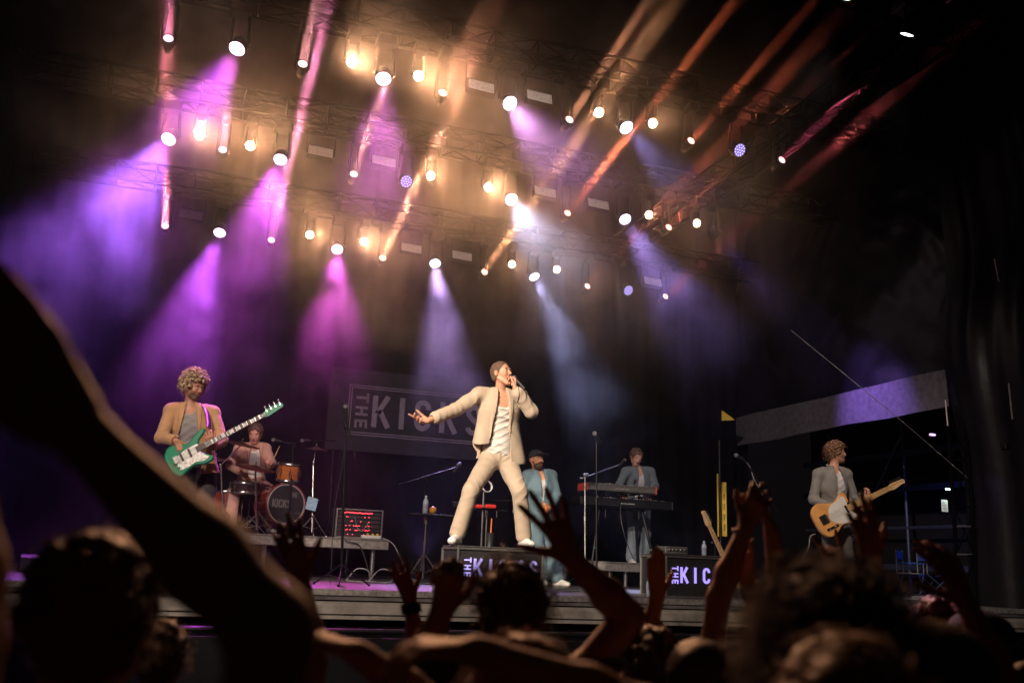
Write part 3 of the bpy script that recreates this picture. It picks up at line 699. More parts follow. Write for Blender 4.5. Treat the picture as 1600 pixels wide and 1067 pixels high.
def outline(pts, n=8):
    """closed Catmull-Rom through 2-D control points"""
    o = []; N = len(pts)
    for i in range(N):
        p0, p1, p2, p3 = [np.array(pts[(i+k-1) % N], float) for k in range(4)]
        for j in range(n):
            t = j/n; o.append(tuple(.5*((2*p1)+(-p0+p2)*t+(2*p0-5*p1+4*p2-p3)*t*t+(-p0+3*p1-3*p2+p3)*t**3)))
    return o
def body_solid(b, poly, fr, th, bev=.012, mi=0, mi2=None):
    """a slab with rounded rims from an outline"""
    n = len(poly); P = np.array(poly); c = P.mean(0); T = np.roll(P, -1, 0)-np.roll(P, 1, 0); N = np.stack([T[:, 1], -T[:, 0]], 1); N /= np.linalg.norm(N, axis=1)[:, None]+1e-9
    area = .5*sum(P[i][0]*P[(i+1)%n][1]-P[(i+1)%n][0]*P[i][1] for i in range(n))
    if area < 0: N = -N
    lay = [(-bev,-th/2), (-bev*.3,-th/2+bev*.3), (0,-th/2+bev), (0,th/2-bev), (-bev*.3,th/2-bev*.3), (-bev,th/2)]; vs = []
    for o, t in lay: vs += [fr(*(P[i]+N[i]*o), t) for i in range(n)]
    fs = [(l*n+k, l*n+(k+1)%n, (l+1)*n+(k+1)%n, (l+1)*n+k) for l in range(len(lay)-1) for k in range(n)]
    b.add(vs, fs, mi, True); b.add(vs[:n], [tuple(range(n))[::-1]], mi); b.add(vs[-n:], [tuple(range(n))], mi if mi2 is None else mi2)
def pearl():
    M = mat('pearl_plastic', (.62,.62,.58), .25, var=.4, scale=45, spec=.6); return M
def guitar(root, c, tip, frontbias, kind):
    """c body centre, tip end of the headstock (world); face turned to the audience"""
    c, tip = A_(c), A_(tip); X = nrm(tip-c); n0 = A_((.05,-1,.28)); Z = nrm(n0-X*(n0@X)); Yv = np.cross(Z, X); L = float(np.linalg.norm(tip-c)); org = Vector(root.location)
    if Yv[2] < 0: Yv = -Yv
    fr = lambda u, v, t: Vector(c+X*u+Yv*v+Z*t)-org
    if kind == 'bass':
        S = L/.97
        body = [(-.25,-.02),(-.245,.09),(-.17,.155),(-.07,.13),(.01,.105),(.07,.135),(.16,.17),(.205,.155),(.18,.12),(.11,.075),(.085,.02),(.09,-.045),(.13,-.09),(.165,-.135),(.14,-.165),(.06,-.165),(-.02,-.135),(-.09,-.145),(-.18,-.165),(-.235,-.11)]
        guard = [(-.17,-.10),(-.13,.02),(-.06,.045),(.0,.05),(.085,.045),(.08,-.03),(.10,-.08),(.13,-.115),(.08,-.135),(.0,-.11),(-.08,-.12)]
        col, ncol, hcol, th, nk0, nk1, hl, fb = (.006,.17,.085), (.33,.21,.11), (.006,.2,.1), .04, .045, .04, .20, (.04,.022,.015)
    else:
        S = L/.80
        body = [(-.22,-.01),(-.205,.10),(-.13,.15),(-.04,.125),(.02,.10),(.08,.115),(.145,.15),(.185,.13),(.185,.06),(.15,.03),(.15,-.02),(.165,-.045),(.20,-.09),(.185,-.125),(.13,-.135),(.06,-.115),(.0,-.115),(-.07,-.15),(-.15,-.155),(-.205,-.10)]
        guard = [(-.07,-.03),(-.05,.05),(.0,.09),(.07,.10),(.13,.12),(.16,.10),(.15,.035),(.15,-.02),(.17,-.05),(.18,-.09),(.10,-.11),(.0,-.09)]
        col, ncol, hcol, th, nk0, nk1, hl, fb = (.56,.26,.08), (.55,.34,.16), (.55,.34,.16), .042, .05, .04, .17, (.5,.30,.13)
    sc = lambda l: [(x*S, y*S) for x, y in l]
    paintm = mat(kind+'_lacquer', col, .22, var=.18, scale=6, coat=.6, spec=.5)
    b = MB(); body_solid(b, outline(sc(body)), fr, th*S); b.build('guitar_body', paintm, root)
    b = MB(); body_solid(b, outline(sc(guard)), lambda u, v, t: fr(u, v, th*S/2+.002+t), .004, .001); b.build('pickguard', pearl() if kind == 'bass' else mat('cream_guard', (.55,.52,.47), .35, var=.05), root)
    hx = L-hl*S; x0 = .09*S if kind == 'bass' else .15*S
    w0, w1 = .030*S, .021*S; zt = th*S/2+.010
    b = MB(); poly = [(x0-.03*S, -w0), (hx, -w1), (hx, w1), (x0-.03*S, w0)]
    b.prism(poly, fr, zt-.020, zt-.004, 0); nk = b.build('neck', mat(kind+'_neck', ncol, .35, var=.12), root)
    b = MB(); b.prism([(x0-.04*S,-w0*.97),(hx,-w1*.97),(hx,w1*.97),(x0-.04*S,w0*.97)], fr, zt-.004, zt+.001, 0); b.build('fretboard', mat(kind+'_board', fb, .5, var=.2, scale=40), nk)
    b = MB(); scale = (L-hl*S)-(-.13*S)
    nf = 20 if kind == 'bass' else 21
    for i in range(1, nf+1):
        x = hx-scale*(1-2**(-i/12)); 
        if x < x0-.035*S: break
        w = w1+(w0-w1)*(hx-x)/(hx-x0); b.box(fr(x, 0, zt+.0015), (.0025, w*1.9, .002), Matrix((Vector(X), Vector(Yv), Vector(Z))).transposed(), 0)
        if kind == 'bass' and i in (3,5,7,9,12,15,17):
            xm = (x+hx-scale*(1-2**(-(i-1)/12)))/2; b.box(fr(xm, 0, zt+.0016), (scale*2**(-i/12)*.035, w*1.35, .001), Matrix((Vector(X), Vector(Yv), Vector(Z))).transposed(), 1)
    b.build('fret', [MT['chrome'], MT['white']], nk)
    hs = [(0,-.024),(.03,-.032),(.07,-.028),(.13,-.02),(.19,-.012),(.205,.012),(.185,.04),(.14,.045),(.06,.048),(.02,.035),(0,.024)] if kind == 'bass' else [(0,-.021),(.03,-.030),(.08,-.024),(.13,-.016),(.16,-.018),(.172,.0),(.165,.022),(.14,.026),(.06,.030),(.02,.028),(0,.021)]
    q_ = 1.3 if kind == 'tele2' else 1.0
    b = MB(); body_solid(b, outline([(hx+x*S, y*S*q_) for x, y in hs], 5), lambda u, v, t: fr(u, v, zt-.012+t), .014, .003); hd_ = b.build('headstock', mat(kind+'_head', hcol, .5, var=.1), root)
    npg = 4 if kind == 'bass' else 6
    for i in range(npg):
        x = hx+(.035+(.145 if kind == 'bass' else .115)*i/(npg-1))*S; b = MB(); yb = .045*S if kind == 'bass' else .030*S
        b.tube(fr(x, yb-.02, zt-.006), fr(x, yb+.018, zt-.006), .003, n=6); b.tube(fr(x, yb+.014, zt-.006), fr(x, yb+.030, zt-.006), .009 if kind == 'bass' else .006, .007, n=8)
        b.tube(fr(x, yb-.022, zt-.008), fr(x, yb-.022, zt+.006), .006, .005, n=8); b.build('tuning_peg', MT['chrome'], hd_)
    xb = -.155*S if kind == 'bass' else -.13*S
    b = MB(); M3 = Matrix((Vector(X), Vector(Yv), Vector(Z))).transposed()
    b.box(fr(xb, 0, th*S/2+.006), (.05*S, .075*S, .010), M3, bev=.002)
    if kind != 'bass': b.box(fr(xb+.0, 0, th*S/2+.004), (.075*S, .085*S, .006), M3, bev=.002)
    b.build('bridge', MT['chrome'], root)
    for x in ((-.10,-.015) if kind == 'bass' else (-.10,.12)):
        b = MB(); b.box(fr(x*S, 0, th*S/2+.009), (.022*S, .088*S if kind == 'bass' else .07*S, .012), M3, bev=.003); b.build('pickup', MT['black'] if (kind == 'bass' or x < 0) else MT['chrome'], root)
    b = MB()
    for i in range(npg):
        y0 = (i/(npg-1)-.5); b.tube(fr(xb, y0*.055*S, zt+.006), fr(hx+.03*S, y0*w1*1.5, zt+.004), .0011 if kind == 'bass' else .0007, n=4)
    b.build('strings', MT['chrome'], root)
    ks = [(-.16,-.085),(-.19,-.04)] if kind == 'bass' else [(-.06,-.095),(-.12,-.10)]
    for kx, ky in ks:
        b = MB(); p0 = Vector(fr(kx*S, ky*S, th*S/2)); b.lathe([(.011,.0),(.010,.014),(.0,.015)], p0, Z, 10); b.build('knob', MT['chrome'], root)
    if kind != 'bass':
        b = MB(); b.box(fr(-.09*S, -.093*S, th*S/2+.002), (.13*S, .024*S, .003), M3, bev=.001); b.build('control_plate', MT['chrome'], root)
def guitarist():
    Y = 9.45; hc = jj(1307,707,Y-.03); hd = Head(hc, (.85,-.52,.02), (0,0,1), .98)
    J = dict(neck=jj(1302,731,Y), pelvis=jj(1304,812,Y+.04), shR=jj(1279,741,Y), shL=jj(1322,741,Y-.04), elR=jj(1271,780,Y+.02), wrR=jj(1300,794,Y-.22), elL=jj(1335,783,Y-.05), wrL=jj(1352,781,Y-.25))
    P = J['pelvis']
    for q, s_ in (('R',-1),('L',1)):
        J['hip'+q] = P+A_((s_*.09,0,-.05)); J['kn'+q] = P+A_((s_*.11,-.06,-.45)); J['an'+q] = A_((P[0]+s_*.13+.02, P[1]+.02, .095)); J['to'+q] = A_((P[0]+s_*.15+.08, P[1]-.13, .035))
    root = thing('person', 'guitar player with wavy shoulder-brushing hair, grey jacket and white shirt under the side canopy', 'person', (P[0], P[1], 0))
    root['label'] = 'guitar player with wavy brown hair and a grey jacket playing the tan electric guitar'
    f = Fig(J, hd, .98, front=(.25,-1,0), hR=dict(d=(.9,-.15,-.35), n=(0,.95,-.1), t=(.3,-.2,.9), curl=(.25,.2,.3,.35,.4), spread=.16),
            hL=dict(d=(.25,-.55,.8), n=(-.3,.85,.2), t=(-.5,-.1,.7), curl=(.2,.7,.75,.8,.85), spread=.14, out=.4))
    outfit_face(f, hd, root, (.50,.24,.15), (.08,.045,.03))
    hm = mat('wavy_brown_hair', (.16,.075,.04), .5, var=.5, scale=50); hr = put(hair_curls(hd, .010, 500, .012, -.075, 8, tall=.016, wide=1.04, jit=.009, long_back=.02), 'hair', hm, root, .0055)
    strands('hair_wisp', hd, 520, .06, hm, root, 4, -.09, .016, R=.010, wdt=.0014)
    make_shirt(f, (.50,.47,.45), root, .012, .03); make_trousers(f, (.13,.115,.10), root, .024, .04)
    make_jacket(f, (.16,.145,.125), root, gr=.026, wl=(.03,.10), wr=(.03,.10), low=.10, upto=(.72,.84))
    shoes(f, root, (.35,.33,.3), 0)
    g = thing('electric_guitar', 'tan electric guitar with a cream pickguard slung on the guitar player in grey', 'guitar', jj(1303,806,Y-.25))
    guitar(g, jj(1304,804,Y-.25), jj(1411,752,Y-.34), None, 'tele')
    strap([jj(1330,786,Y-.24), jj(1326,765,Y-.18), jj(1318,742,Y-.12), jj(1309,731,Y-.02), jj(1292,738,Y+.13), jj(1276,780,Y+.17), jj(1281,815,Y-.1), jj(1283,820,Y-.23)], g)
    return f
def drummer():
    Y = 12.55; hc = jj(399,677,Y-.08); hd = Head(hc, (-.22,-.85,-.42), (0,-.25,1), 1.02)
    J = dict(neck=jj(398,695,Y), pelvis=jj(393,752,Y+.12), shR=jj(374,701,Y), shL=jj(415,701,Y), elR=jj(360,727,Y-.12), wrR=jj(377,738,Y-.36), elL=jj(424,724,Y-.05), wrL=jj(422,727,Y-.30),
             hipR=jj(385,757,Y+.08), hipL=jj(402,757,Y+.08), knR=jj(366,768,Y-.34), knL=jj(425,768,Y-.34))
    Z = .50
    J['anR'] = A_((J['knR'][0]-.02, Y-.35, Z+.095)); J['anL'] = A_((J['knL'][0]+.02, Y-.35, Z+.095)); J['toR'] = J['anR']+A_((0,-.15,-.06)); J['toL'] = J['anL']+A_((.03,-.15,-.06))
    root = thing('person', 'drummer in a pink suit and white shirt seated behind the amber drums, stick raised', 'person', (J['pelvis'][0], Y, Z))
    f = Fig(J, hd, 1.0, hR=dict(d=(.5,-.75,-.2), n=(.1,-.1,-1), t=(.8,.5,0), curl=(.6,.9,.95,1,1.05), spread=.02, out=.3), hL=dict(d=(.05,-.8,.5), n=(-.5,-.1,-.6), t=(-.7,-.2,.5), curl=(.6,.9,.95,1,1.05), spread=.02, out=.3))
    outfit_face(f, hd, root, (.55,.26,.2), (.09,.045,.03), h=.007)
    hm = mat('dark_brown_hair', (.10,.05,.035), .5, var=.4, scale=60)
    put(hair_short(hd, .016, n_amp=.006, fringe=.004), 'hair', hm, root, .006)
    make_shirt(f, (.62,.60,.58), root, .012, .03, h=.008); make_trousers(f, (.50,.27,.22), root, .022, .03, h=.008)
    make_jacket(f, (.52,.28,.22), root, gr=.026, wl=(.04,.11), wr=(.04,.11), low=.06, upto=(.7,.7), h=.008)
    shoes(f, root, (.4,.38,.35), Z, .009)
    for q, tip, lab in (('L', jj(437,697,Y-.36), 'drumstick raised upright above the amber rack tom'), ('R', jj(402,742,Y-.62), 'drumstick held low over the snare drum')):
        w_ = A_(J['wr'+q]); d = nrm(A_(tip)-w_); g = w_+d*.02+A_((0,-.06,.0)); tp = Vector(tip)
        t_ = thing('drumstick', lab, 'drumstick', g, 'drumsticks of the drummer'); b = MB(); a = Vector((A_(tip)-g)); e = a.normalized()
        b.tube(-e*.06, a*.85, .0075, .0065, n=8); b.build('shaft', mat('hickory', (.55,.33,.16), .5, var=.1), t_); b = MB(); b.tube(a*.85, a*.96, .0065, .003, n=8); b.ball(a*.985, .006, n=5); b.build('tip', mat('hickory_tip', (.55,.33,.16), .5, var=.1), t_)
def percussionist():
    Y = 11.2; hc = jj(838,719,Y); hd = Head(hc, (.28,-.93,.16), (0,.1,1), 1.03)
    J = dict(neck=jj(842,737,Y+.03), pelvis=jj(847,800,Y+.05), shR=jj(824,743,Y), shL=jj(862,743,Y), elR=jj(811,775,Y+.02), wrR=jj(807,803,Y-.06), elL=jj(870,775,Y-.05), wrL=jj(859,793,Y-.20))
    P = J['pelvis']
    for q, s_ in (('R',-1),('L',1)):
        J['hip'+q] = P+A_((s_*.09,0,-.05)); J['kn'+q] = P+A_((s_*.10+.03,-.05,-.43))
    J['anL'] = A_(at(871,905,Y-.1)); J['anR'] = A_(at(848,905,Y)); J['anL'][2] = J['anR'][2] = .095; J['toL'] = J['anL']+A_((.08,-.14,-.06)); J['toR'] = J['anR']+A_((-.03,-.15,-.06))
    root = thing('person', 'bearded man in a pale blue suit and dark flat-brimmed cap behind the singer', 'person', (P[0], P[1], 0))
    f = Fig(J, hd, 1.0, front=(.1,-1,0), hR=dict(d=(0,-.15,-1), n=(.9,0,0), t=(0,-1,0), curl=(.2,.3,.35,.4,.4)), hL=dict(d=(-.8,-.4,.1), n=(0,.7,-.3), t=(0,-.3,.9), curl=(.5,.9,.95,1,1.05), spread=.02))
    outfit_face(f, hd, root, (.60,.28,.16), (.06,.03,.02), h=.0065, beard=True)
    b_ = SDF(); b_.u(hd.ell((0,.038,-.092), (.058,.055,.04)), .0); b_.u(hd.cone((-.06,.01,-.03), (-.05,.045,-.085), .012, .014), .02).u(hd.cone((.06,.01,-.03), (.05,.045,-.085), .012, .014), .02).u(hd.cone((-.028,.094,-.052), (.028,.094,-.052), .007, .007), .006)
    b_.sub(hd.ell((0,.10,-.066), (.022,.03,.008)), .004); b_.disp = lambda p: .003*wob(p, 200); put(b_, 'beard', mat('dark_beard', (.05,.028,.02), .7, var=.5, scale=80), root, .005)
    c = SDF(); c.u(hd.ell((0,-.012,.045), (.092,.108,.095)), 0); c.sub(Box(hd.p(0,0,-.055), (.2,.2,.085), hd.M, .005), .004); 
    br = SDF(); br.u(hd.ell((0,.125,.044), (.085,.085,.012)), 0); br.sub(hd.ell((0,-.012,.045), (.089,.104,.2)), .0)
    cm = put(c, 'cap', mat('dark_cap', (.022,.025,.035), .8, var=.15, scale=30), root, .005); put(br, 'brim', mat('dark_brim', (.02,.022,.03), .7, var=.1), root, .0045)
    make_shirt(f, (.62,.6,.58), root, .012, .06, h=.007); make_trousers(f, (.14,.215,.26), root, .024, .04, h=.007)
    make_jacket(f, (.125,.20,.24), root, gr=.028, wl=(.03,.10), wr=(.03,.10), low=.13, upto=(.85,.85), button=.72, h=.007)
    shoes(f, root, (.62,.6,.55), 0)
    sh_ = thing('shaker', 'orange egg shaker in the hands of the man in pale blue', 'shaker', jj(853,796,Y-.30)); b = MB(); b.ball((0,0,0), (.028,.028,.045), n=8); b.build('shell', MT['orange'], sh_)
def keyboardist():
    Y = 12.55; Z = .30; hc = jj(994,714,Y-.05); hd = Head(hc, (.02,-.87,-.42), (.05,-.3,1), .98)
    J = dict(neck=jj(996,732,Y+.02), pelvis=jj(997,786,Y+.16), shR=jj(978,737,Y), shL=jj(1016,737,Y), elR=jj(966,760,Y-.02), wrR=jj(967,770,Y-.26), elL=jj(1024,760,Y-.02), wrL=jj(1010,771,Y-.26))
    P = J['pelvis']
    for q, s_ in (('R',-1),('L',1)):
        J['hip'+q] = P+A_((s_*.09,0,-.05)); J['kn'+q] = P+A_((s_*.10,-.06,-.45)); J['an'+q] = A_((P[0]+s_*.10, P[1], Z+.095)); J['to'+q] = J['an'+q]+A_((s_*.03,-.15,-.06))
    root = thing('person', 'keyboard player in a grey-blue suit bent over two stacked keyboards', 'person', (P[0], P[1], Z))
    f = Fig(J, hd, .98, hR=dict(d=(.15,-.95,-.25), n=(0,-.2,-1), t=(.9,0,0), curl=(.2,.3,.35,.35,.4), spread=.2), hL=dict(d=(-.15,-.95,-.25), n=(0,-.2,-1), t=(-.9,0,0), curl=(.2,.3,.35,.35,.4), spread=.2))
    outfit_face(f, hd, root, (.55,.30,.24), (.08,.045,.03), h=.007)
    put(hair_short(hd, .018, n_amp=.007, fringe=.004), 'hair', mat('brown_tousled_hair', (.11,.06,.045), .5, var=.4, scale=60), root, .006)
    make_shirt(f, (.5,.48,.5), root, .012, .04, h=.008); make_trousers(f, (.10,.125,.16), root, .024, .035, h=.008)
    make_jacket(f, (.12,.155,.19), root, gr=.026, wl=(.03,.08), wr=(.03,.08), low=.12, upto=(.85,.85), h=.008)
    shoes(f, root, (.3,.3,.3), Z, .009)
# ------------------------------------------------------------------ the place: ground, stage, curtains, roof, trusses
def struct(b, name, m): o = b.build(name, m); o['kind'] = 'structure'; return o
b = MB(); b.add([(-120,-120,-1.45),(120,-120,-1.45),(120,160,-1.45),(-120,160,-1.45)], [(0,1,2,3)])
struct(b, 'ground', mat('trodden_ground', (.04,.036,.03), .95, var=.4, scale=3, bump=.4, bscale=12))
deckm = mat('stage_deck', (.10,.09,.09), .42, var=.4, scale=5, bump=.12, bscale=40, spec=.5)
b = MB(); b.box((6.0, 12.3, -.045), (26, 8.06, .09)); struct(b, 'stage_floor', deckm)
b = MB(); b.box((6.0, 8.262, -.028), (26, .016, .052), bev=.004); tag(b.build('edge_trim', mat('worn_aluminium_trim', (.34,.32,.30), .45, .6, var=.4, scale=30)), 'scuffed metal trim strip along the front edge of the stage floor', 'stage trim')
b = MB(); b.box((6.0, 8.235, -.165), (26, .05, .085), bev=.008); b.box((6.0, 8.25, -.112), (26, .03, .02)); b.box((6.0, 8.24, -.23), (26, .03, .03))
fas = tag(b.build('stage_beam', mat('dusty_stage_beam', (.22,.20,.17), .6, .2, var=.4, scale=6, bump=.2)), 'dusty grey support beam running under the front of the stage', 'beam')
def rippled(name, a, c, z0, z1, amp, freq, mt, seed=0, nx=None, label=None, cat=None, thick=.02, sag=0.):
    """hanging cloth from a to c (xy)"""
    a, c = Vector((*a, 0)), Vector((*c, 0)); L = (c-a).length; d = (c-a)/L; n = Vector((-d.y, d.x, 0)); nx = nx or int(L*22); nz = 26; b = MB(); vs = []
    for side in (0, 1):
        for i in range(nx+1):
            for j in range(nz+1):
                u, t = i/nx, j/nz; x = u*L; z = z0+(z1-z0)*t
                r = amp*(math.sin(x*freq+1.6*math.sin(x*.9+seed)+.5*math.sin(z*.8+seed))*(.6+.4*math.sin(x*.7+seed*2))+.4*math.sin(x*freq*2.3+z*.5+seed))
                r += sag*mnoise.noise(Vector((x*.5, z*.5, seed)))*2
                vs.append(a+d*x+n*(r+side*thick)+Vector((0,0,z)))
    N = (nx+1)*(nz+1)
    fs = [(i*(nz+1)+j, (i+1)*(nz+1)+j, (i+1)*(nz+1)+j+1, i*(nz+1)+j+1) for i in range(nx) for j in range(nz)]
    fs += [tuple(k+N for k in f[::-1]) for f in fs]; b.add(vs, fs, 0, True); o = b.build(name, mt); return tag(o, label, cat)
velvet = mat('black_velvet', (.0045,.004,.005), .95, var=.3, scale=3, spec=.04)
vinyl = mat('black_vinyl', (.007,.006,.008), .36, var=.3, scale=4, bump=.4, bscale=3.5, spec=.35)
rippled('backdrop_curtain', (-3.2,14.15), (9.3,14.15), 0, 7.3, .05, 9, velvet, 1, label='black pleated curtain closing the back of the stage', cat='curtain')
rippled('side_curtain', (-2.95,14.1), (-3.3,6.5), 0.004, 7.3, .07, 6, vinyl, 3, label='glossy black side curtain catching violet light at the far left', cat='curtain', sag=.12)
def swag():
    """heavy vinyl sheet on the right side, gathered and sagging"""
    b = MB(); Y0, Y1, Z0, Z1 = 9.15, 14.1, 2.9, 7.3; ny, nz = 130, 100; vs = []
    for side in (0, 1):
        for i in range(ny+1):
            for j in range(nz+1):
                y = Y0+(Y1-Y0)*i/ny; z = Z0+(Z1-Z0)*j/nz; cx, cz = (y-10.9), (z-6.2)
                rr = math.hypot(cx, cz); an = math.atan2(cx, -cz); fall = math.exp(-((z-4.2)/1.3)**2)
                q_ = mnoise.noise(Vector((y*1.3, z*1.3, 9)))*3; f = .022*math.sin(rr*9+2.2*q_)*fall*max(0,.3+q_)+.03*math.sin(an*11+rr*2+q_*2)*math.exp(-((z-5.3)/1.1)**2)+.07*mnoise.noise(Vector((y*.9, z*.8, 2)))+.02*mnoise.noise(Vector((y*3, z*3, 5)))
                vs.append((9.12-f-.18*math.exp(-((y-11)/1.2)**2-((z-4)/1.2)**2)+side*.02, y, z))
    N = (ny+1)*(nz+1); fs = [(i*(nz+1)+j, i*(nz+1)+j+1, (i+1)*(nz+1)+j+1, (i+1)*(nz+1)+j) for i in range(ny) for j in range(nz)]
    fs += [tuple(k+N for k in f[::-1]) for f in fs]; b.add(vs, fs, 0, True); return tag(b.build('draped_sheet', vinyl), 'black vinyl sheet sagging in deep folds above the side opening', 'curtain')
swag()
rippled('wing_curtain', (9.0,9.12), (9.4,3.2), -1.44, 7.3, .05, 7, vinyl, 7, label='tall black sheet with light seams at the far right', cat='curtain', sag=.15)
# cords between the laced panels of the right sheet
for i, (x0, y0, x1, y1) in enumerate([(1554,404,1561,440),(1576,599,1582,655),(1477,625,1481,665)]):
    Y = 7.0 if i < 2 else 9.0
    b = MB(); a, c = at(x0,y0,Y), at(x1,y1,Y); X = 9.05 if i < 2 else 9.0; b.tube(a, c, .008, n=5)
    tag(b.build('lacing_cord', mat('pale_cord', (.45,.38,.36), .7)), ['pale lacing cord high on the far right sheet', 'pale lacing cord low on the far right sheet', 'pale cord beside the end of the grey canopy strip'][i], 'cord', 'lacing cords on the right sheets')
# pale strip above the side opening
b = MB(); n = 60; vs = []
for s_ in (0, .012):
    for i in range(n+1):
        y = 9.2+(14.05-9.2)*i/n; sg = .03*math.sin((y-9.2)*2.1)
        for z in (2.42-sg*.3+.02*(y-9.2)*-.2, 2.66, 2.90+sg*.2): vs.append((9.0+s_+.02*math.sin(y*5)*(1 if z < 2.6 else .4), y, z))
N = 3*(n+1); fs = [(i*3+j, i*3+j+1, (i+1)*3+j+1, (i+1)*3+j) for i in range(n) for j in range(2)]; fs += [tuple(k+N for k in f[::-1]) for f in fs]
b.add(vs, fs, 0, True); tag(b.build('canopy_strip', mat('grey_mesh_fabric', (.075,.066,.082), .8, var=.3, scale=12, bump=.2, bscale=140)), 'long grey fabric strip over the side opening, lit violet', 'canopy strip')
# roof
b = MB(); b.box((3.0, 10.4, 7.4), (13.0, 9.2, .12)); struct(b, 'roof', mat('black_roof_skin', (.006,.006,.007), 1.0, spec=.0))
def truss(name, a, c, size, label, tall=None, seg=.5, m=None, r=.024):
    a, c = Vector(a), Vector(c); d = (c-a).normalized(); L = (c-a).length; up_ = Vector((0,0,1)) if abs(d.z) < .9 else Vector((0,1,0)); s_ = d.cross(up_).normalized(); u = s_.cross(d); h = tall or size
    t = thing(name, label, 'truss', a, 'aluminium trusses of the stage rig'); m = m or MT['alu']
    co = [s_*(x*size/2)+u*(y*h/2) for x, y in ((-1,-1),(1,-1),(1,1),(-1,1))]
    for o in co: b = MB(); b.tube(o, o+d*L, r, n=8); b.build('chord', m, t)
    b = MB(); k = max(2, int(L/seg))
    for i in range(k):
        p0, p1 = d*(L*i/k), d*(L*(i+1)/k)
        for q in range(4):
            A, B = co[q], co[(q+1)%4]; b.tube(p0+(A if i%2 else B), p1+(B if i%2 else A), .010, n=5, cap=False)
            b.tube(p0+A, p0+B, .010, n=5, cap=False)
    b.build('lattice', m, t); return t
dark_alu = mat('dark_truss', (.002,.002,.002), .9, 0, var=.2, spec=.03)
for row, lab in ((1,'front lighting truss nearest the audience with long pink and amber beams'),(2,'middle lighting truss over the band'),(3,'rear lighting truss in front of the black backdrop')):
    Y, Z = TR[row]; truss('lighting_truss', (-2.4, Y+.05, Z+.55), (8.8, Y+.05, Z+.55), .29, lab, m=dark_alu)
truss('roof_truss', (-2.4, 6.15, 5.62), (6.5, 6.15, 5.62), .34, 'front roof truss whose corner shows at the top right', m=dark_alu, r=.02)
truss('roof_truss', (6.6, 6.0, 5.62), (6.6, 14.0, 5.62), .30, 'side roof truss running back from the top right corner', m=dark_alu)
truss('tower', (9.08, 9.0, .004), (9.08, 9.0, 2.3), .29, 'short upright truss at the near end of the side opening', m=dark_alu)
# guy wire across the opening
b = MB(); b.tube(at(1236,516,10.5), at(1412,660,9.6), .0055, n=6); b.tube(at(1412,660,9.6), at(1562,790,8.6), .004, n=6)
tag(b.build('guy_wire', mat('steel_wire', (.12,.11,.12), .35, .8)), 'thin steel guy wire slanting across the grey strip down to the right', 'wire')
b = MB(); b.tube(at(1552,784,8.66), at(1562,790,8.6), .016, n=8); b.build('turnbuckle', MT['alu'], bpy.data.objects['guy_wire'])
# backstage scaffold seen through the opening
bl = mat('blue_scaffold', (.10,.12,.2), .4, .5)
t = thing('scaffold', 'dim scaffold of long ledgers and braces in the dark wing behind the opening', 'scaffold', (12.4, 12.0, -.09))
for z in (.55, 1.25, 1.95, 2.6):
    b = MB(); b.box((0, 1.0, z), (.05, 7.5, .10 if z != 1.25 else .05)); b.build('ledger', bl, t)
for y in (-2.2, -.2, 1.8, 3.9): b = MB(); b.tube((0,y,0), (0,y,3.2), .03); b.build('standard', bl, t)
for y in (-2.2, 1.8): b = MB(); b.tube((-.05,y,2.9), (-.05,y+2.0,.3), .02, n=6); b.build('brace', bl, t)
b = MB(); b.box((13.2, 12.5, 2), (.1, 10, 6)); struct(b, 'wall', mat('wing_black', (.008,.008,.011), .9))
# banner on the backdrop
def stroke(b, pts, w, fr, t0, t1, closed=False):
    P = [np.array(p, float) for p in pts]; n = len(P); L = []; R = []
    for i in range(n):
        a = P[(i-1) % n] if closed or i > 0 else P[i]; c = P[(i+1) % n] if closed or i < n-1 else P[i]; p = P[i]
        d1 = (p-a); d2 = (c-p); d1 = d1/(np.linalg.norm(d1)+1e-9) if np.linalg.norm(d1) > 0 else d2/np.linalg.norm(d2); d2 = d2/(np.linalg.norm(d2)+1e-9) if np.linalg.norm(d2) > 0 else d1
        n1 = np.array([-d1[1], d1[0]]); n2 = np.array([-d2[1], d2[0]]); m = n1+n2; m /= np.linalg.norm(m); s_ = w/2/max(.4, m@n1); L.append(p+m*s_); R.append(p-m*s_)
    k = n if closed else n-1
    for i in range(k):
        j = (i+1) % n; b.prism([tuple(L[i]), tuple(L[j]), tuple(R[j]), tuple(R[i])][::-1], fr, t0, t1)
def arc(cx, cy, rx, ry, a0, a1, n=8): return [(cx+rx*math.cos(math.radians(a0+(a1-a0)*i/n)), cy+ry*math.sin(math.radians(a0+(a1-a0)*i/n))) for i in range(n+1)]
GLY = {  # unit height, width about .5, stroke centres
 'T': [[(0,.92),(.5,.92)], [(.25,.92),(.25,0)]], 'H': [[(.08,0),(.08,1)], [(.42,0),(.42,1)], [(.08,.5),(.42,.5)]],
 'E': [[(.08,0),(.08,1)], [(.08,.92),(.44,.92)], [(.08,.5),(.40,.5)], [(.08,.08),(.44,.08)]],
 'K': [[(.08,0),(.08,1)], [(.50,1.0),(.16,.42)], [(.24,.54),(.54,.0)]], 'I': [[(.08,0),(.08,1)]],
 'C': [arc(.27,.73,.19,.19,-10,180)+arc(.27,.27,.19,.19,180,370)], 
 'S': [arc(.26,.745,.18,.175,-5,180,7)+[(.10,.66),(.20,.55),(.34,.44),(.43,.34)]+arc(.26,.255,.18,.175,0,-175,7)]}
def word(b, txt, x, y, h, fr, t0, t1, sp, sw=.16, wx=1.0, weight=None):
    for c in txt:
        if c == ' ': x += h*.4; continue
        for st in GLY[c]: stroke(b, [(x+px*h*wx, y+py*h) for px, py in st], h*sw, fr, t0, t1)
        wd = {'I': .16, 'C': .5, 'S': .5}.get(c, .54); x += (wd*wx+sp)*h
    return x
